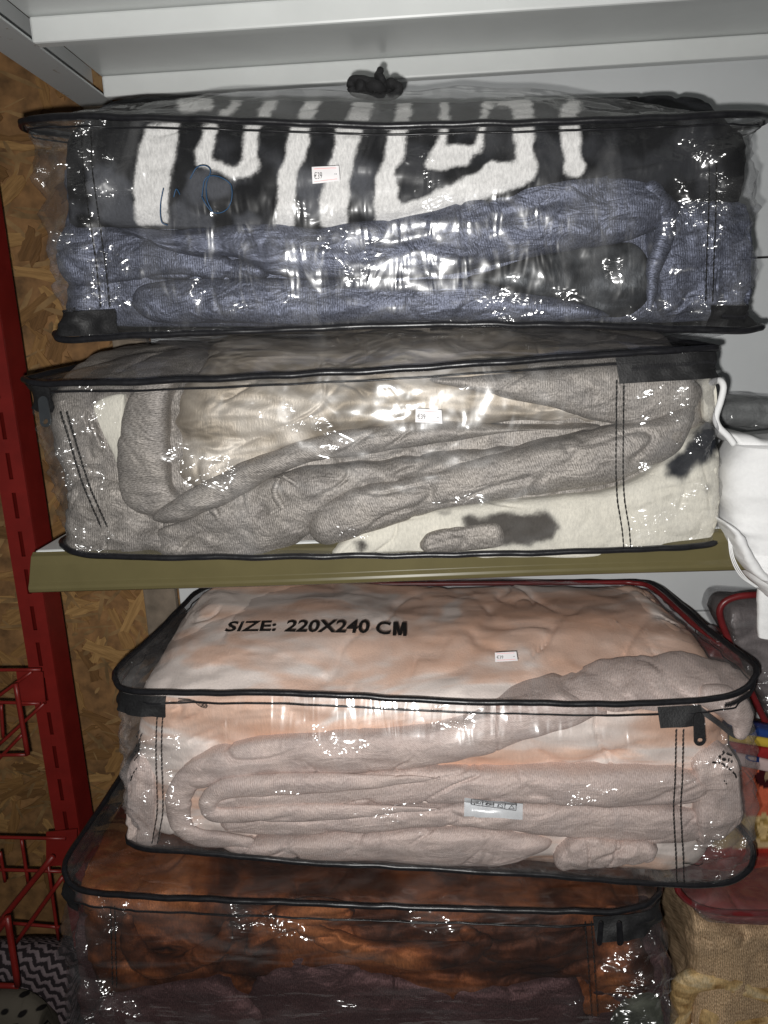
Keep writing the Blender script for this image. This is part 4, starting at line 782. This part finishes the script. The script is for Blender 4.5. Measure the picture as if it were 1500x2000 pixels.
ra = thing('red_piped_bag', tuple(at(1480, 1460, .93)), 'grey bag with dull red piping leaning behind the white garment', 'blanket bag')
P_ash2 = plush('dull_grey_plush', [(.3, (.14, .12, .12)), (.7, (.36, .32, .32))], 14, .1)
fold('cloth', [(1408, 1200), (1425, 1176), (1470, 1170), (1560, 1165), (1700, 1160)], [(1410, 1215), (1455, 1310), (1500, 1400), (1570, 1470), (1700, 1520)], .90, .03, P_ash2, ra, depth=.05, wr=.006, ends=(.05, .05))
tube('red_piping', catmull([at(x, y, .893+.012*(i_ == 0)) for i_, (x, y) in enumerate([(1560, 1158), (1470, 1162), (1430, 1168), (1408, 1184), (1408, 1210), (1428, 1262), (1452, 1318), (1478, 1375), (1505, 1430)])], 60), .0042, M_redvinyl, ra, 8)
fold('clear_film', [(1403, 1200), (1420, 1168), (1470, 1160), (1560, 1155), (1700, 1150)], [(1405, 1220), (1450, 1315), (1498, 1408), (1570, 1480), (1700, 1530)], .885, .03, FILM4, ra, depth=.06, wr=.006, ends=(.05, .05), col=lambda p, V: np.full((len(V), 3), .5))
fold('side_film', [(1360, 1270), (1400, 1232), (1428, 1240)], [(1400, 1330), (1440, 1350), (1460, 1330)], .93, .02, M_redvinyl, ra, depth=.04, wr=.005, nu=60, ends=(.2, .2))

def patch(p, V):
    q = p+np.stack([fbm(V*60, 2), fbm(V*60+9, 2)], -1)*7; c = np.tile(np.array([.70, .52, .25]), (len(V), 1)); x, y = q[:, 0], q[:, 1]
    c[(y < 1592)] = (.66, .15, .075); c[(y < 1592) & (x < 1436)] = (.50, .36, .15); c[y > 1655] = (.45, .04, .025); c[y > 1712] = (.55, .42, .27); c[(y > 1640) & (y < 1656)] = (.60, .45, .25)
    d = np.hypot(x-1497, y-1517); c[d < 22] = (.05, .008, .01); c[d < 9] = (.35, .25, .15); d = np.hypot((x-1490)*1., y-1622); c[(d < 20) & (d > 12)] = (.38, .25, .08)
    return c*(1+.35*fbm(V*35, 3)[:, None])
rb = thing('patterned_blanket', tuple(at(1480, 1765, .90)), 'red and yellow patterned plush blanket with a printed label band at right', 'blanket')
RB = []
fold('plush', [(1310, 1480), (1400, 1465), (1500, 1462), (1600, 1462), (1700, 1465)], [(1310, 1765), (1400, 1768), (1500, 1772), (1600, 1772), (1700, 1770)], .875, .045, P_cow, rb, depth=.1, wr=.006, nu=260, nv=90, ends=(.08, .05), col=patch, q=.5, reg=RB)
M_lab = plain('pink_white_label', (.62, .47, .45), .5); M_lblue = plain('blue_print', (.015, .05, .22), .5); M_lyel = plain('yellow_print', (.60, .42, .05), .5); M_lred = plain('red_print', (.33, .02, .02), .5)
def band(nm, a0, a1, b0, b1, mt):   # slanting bands of the label, upper edge a, lower edge b
    return fold(nm, [a0, ((a0[0]+a1[0])/2, (a0[1]+a1[1])/2), a1], [b0, ((b0[0]+b1[0])/2, (b0[1]+b1[1])/2), b1], .862, .006, mt, rb, depth=.02, wr=.001, nu=40, nv=12, reg=RB)
band('label_band', (1405, 1404), (1640, 1452), (1405, 1424), (1640, 1462), M_lblue); band('label_band', (1405, 1424), (1640, 1462), (1405, 1442), (1640, 1482), M_lyel)
band('label_band', (1395, 1441), (1640, 1482), (1395, 1458), (1640, 1512), M_lred); lb_ = band('label_band', (1395, 1459), (1640, 1512), (1400, 1484), (1640, 1536), M_lab)
text_on('label_print', 'D', Multi(RB), [(1481, 1488), (1452, 1484), (1455, 1472), (1482, 1477)], M_lblue, rb, .0022, bold=.02)
text_on('label_print', 'o', Multi(RB), [(1436, 1470), (1428, 1468), (1430, 1461), (1437, 1462)], M_lblue, rb, .0022, bold=.03)

rc = thing('red_piped_bag', tuple(np.append(at(1450, 1980, .86)[:2], BZ)), 'beige knit blanket bundle with red piped film on top at lower right', 'blanket bag')
fold('knit_body', [(1324, 1748), (1380, 1772), (1450, 1785), (1550, 1785), (1700, 1780)], [(1312, 2150), (1380, 2160), (1450, 2160), (1550, 2160), (1700, 2160)], .80, .04, K_beige, rc, depth=.15, wr=.006, nu=240, nv=80, ends=(.07, .05), q=.45)
P_gold = plush('golden_print_plush', [(.30, (.06, .028, .012)), (.42, (.36, .21, .08)), (.6, (.66, .46, .22)), (.75, (.72, .60, .40))], 18, .3, 1.0, .8, (1, 1, 2))
roll('plush_roll', [(1336, 2060), (1334, 1985), (1352, 1938), (1400, 1926), (1460, 1940), (1540, 1960), (1640, 1980)], [30, 30, 30, 26, 26, 28, 26], .796, P_gold, rc, nu=160, wr=.003)
fold('plush_roll', [(1350, 1960), (1400, 1942), (1460, 1955), (1560, 1985)], [(1350, 2080), (1400, 2080), (1470, 2085), (1560, 2090)], .790, .02, P_gold, rc, wr=.005, nu=120, ends=(.1, .1))
fold('film_lid', [(1322, 1728), (1370, 1718), (1450, 1735), (1550, 1730), (1700, 1730)], [(1322, 1735), (1370, 1776), (1450, 1782), (1550, 1782), (1700, 1780)], .79, .03, FILM4, rc, depth=.1, wr=.006, ends=(.06, .05), col=lambda p, V: np.full((len(V), 3), .7))
fold('red_lining', [(1328, 1735), (1380, 1728), (1450, 1742), (1550, 1738), (1700, 1738)], [(1328, 1742), (1380, 1772), (1450, 1779), (1550, 1779), (1700, 1778)], .81, .03, M_dullred, rc, depth=.1, wr=.006, ends=(.06, .05))
tube('red_piping', catmull([at(x, y, .795) for x, y in [(1322, 1722), (1326, 1742), (1350, 1764), (1390, 1779), (1450, 1784), (1550, 1784), (1700, 1782)]], 60), .004, M_redvinyl, rc, 8)

# ------------------------------------------------------------------ textiles in the corner at lower left
def zigzag():
    m, nt, b = mat('zigzag_knit'); t = N(nt, 'ShaderNodeTexCoord'); s = N(nt, 'ShaderNodeSeparateXYZ'); nt.links.new(coords(nt, 'UV', (1, 1, 1), (0, 0, .6)), s.inputs[0])
    def ma(op, a, bb=None):
        n = N(nt, 'ShaderNodeMath'); n.operation = op
        for i_, v in enumerate((a, bb)):
            if v is None: continue
            if isinstance(v, bpy.types.NodeSocket): nt.links.new(v, n.inputs[i_])
            else: n.inputs[i_].default_value = v
        return n.outputs[0]
    zig = ma('PINGPONG', ma('MULTIPLY', s.outputs[0], 1/.012), 1.); v = ma('FRACT', ma('ADD', ma('MULTIPLY', s.outputs[1], 1/.0115), ma('MULTIPLY', zig, .55)))
    f = noise(nt, coords(nt), 300, 3); v2 = ma('ADD', v, ma('MULTIPLY', ma('SUBTRACT', f, .5), .5))
    nt.links.new(ramp(nt, v2, [(.40, (.025, .02, .022)), (.52, (.16, .125, .135)), (.9, (.20, .16, .165)), (1., (.03, .025, .03))]), b.inputs['Base Color']); S(b, Roughness=.9, Specular_IOR_Level=.1); bump(nt, b, f, .5, .001); return m
def dotted():
    m, nt, b = mat('dotted_fleece'); v = N(nt, 'ShaderNodeTexVoronoi'); v.inputs['Scale'].default_value = 42; v.inputs['Randomness'].default_value = .8; nt.links.new(coords(nt, 'UV', (1, 1.5, 1)), v.inputs['Vector'])
    f = noise(nt, coords(nt), 250, 3); c = mix(nt, ramp(nt, v.outputs['Distance'], [(.26, (1, 1, 1)), (.34, (0, 0, 0))]), (.10, .088, .07), (.010, .009, .009)); nt.links.new(c, b.inputs['Base Color']); S(b, Roughness=.9, Specular_IOR_Level=.1); bump(nt, b, f, .6, .001); return m
za = thing('zigzag_throw', tuple(np.append(at(70, 1950, .88)[:2], 0.)), 'folded grey zigzag knit throw in the lower left corner', 'throw')
fold('folded_edge', [(-120, 1838), (-40, 1842), (30, 1838), (90, 1842), (140, 1862), (175, 1900)], [(-120, 3000), (-40, 3000), (30, 3000), (90, 3000), (140, 3000), (190, 3000)], .84, .06, zigzag(), za, depth=.12, wr=.008, ends=(.03, .1), q=.5)
dt = thing('dotted_throw', tuple(np.append(at(20, 1980, .80)[:2], 0.)), 'grey fleece throw with black dots in front of the zigzag throw', 'throw')
fold('folded_edge', [(-140, 1930), (-40, 1935), (20, 1930), (75, 1945), (110, 1985)], [(-140, 3200), (-40, 3200), (20, 3200), (75, 3200), (125, 3200)], .775, .05, dotted(), dt, depth=.06, wr=.005, ends=(.03, .12), q=.5)
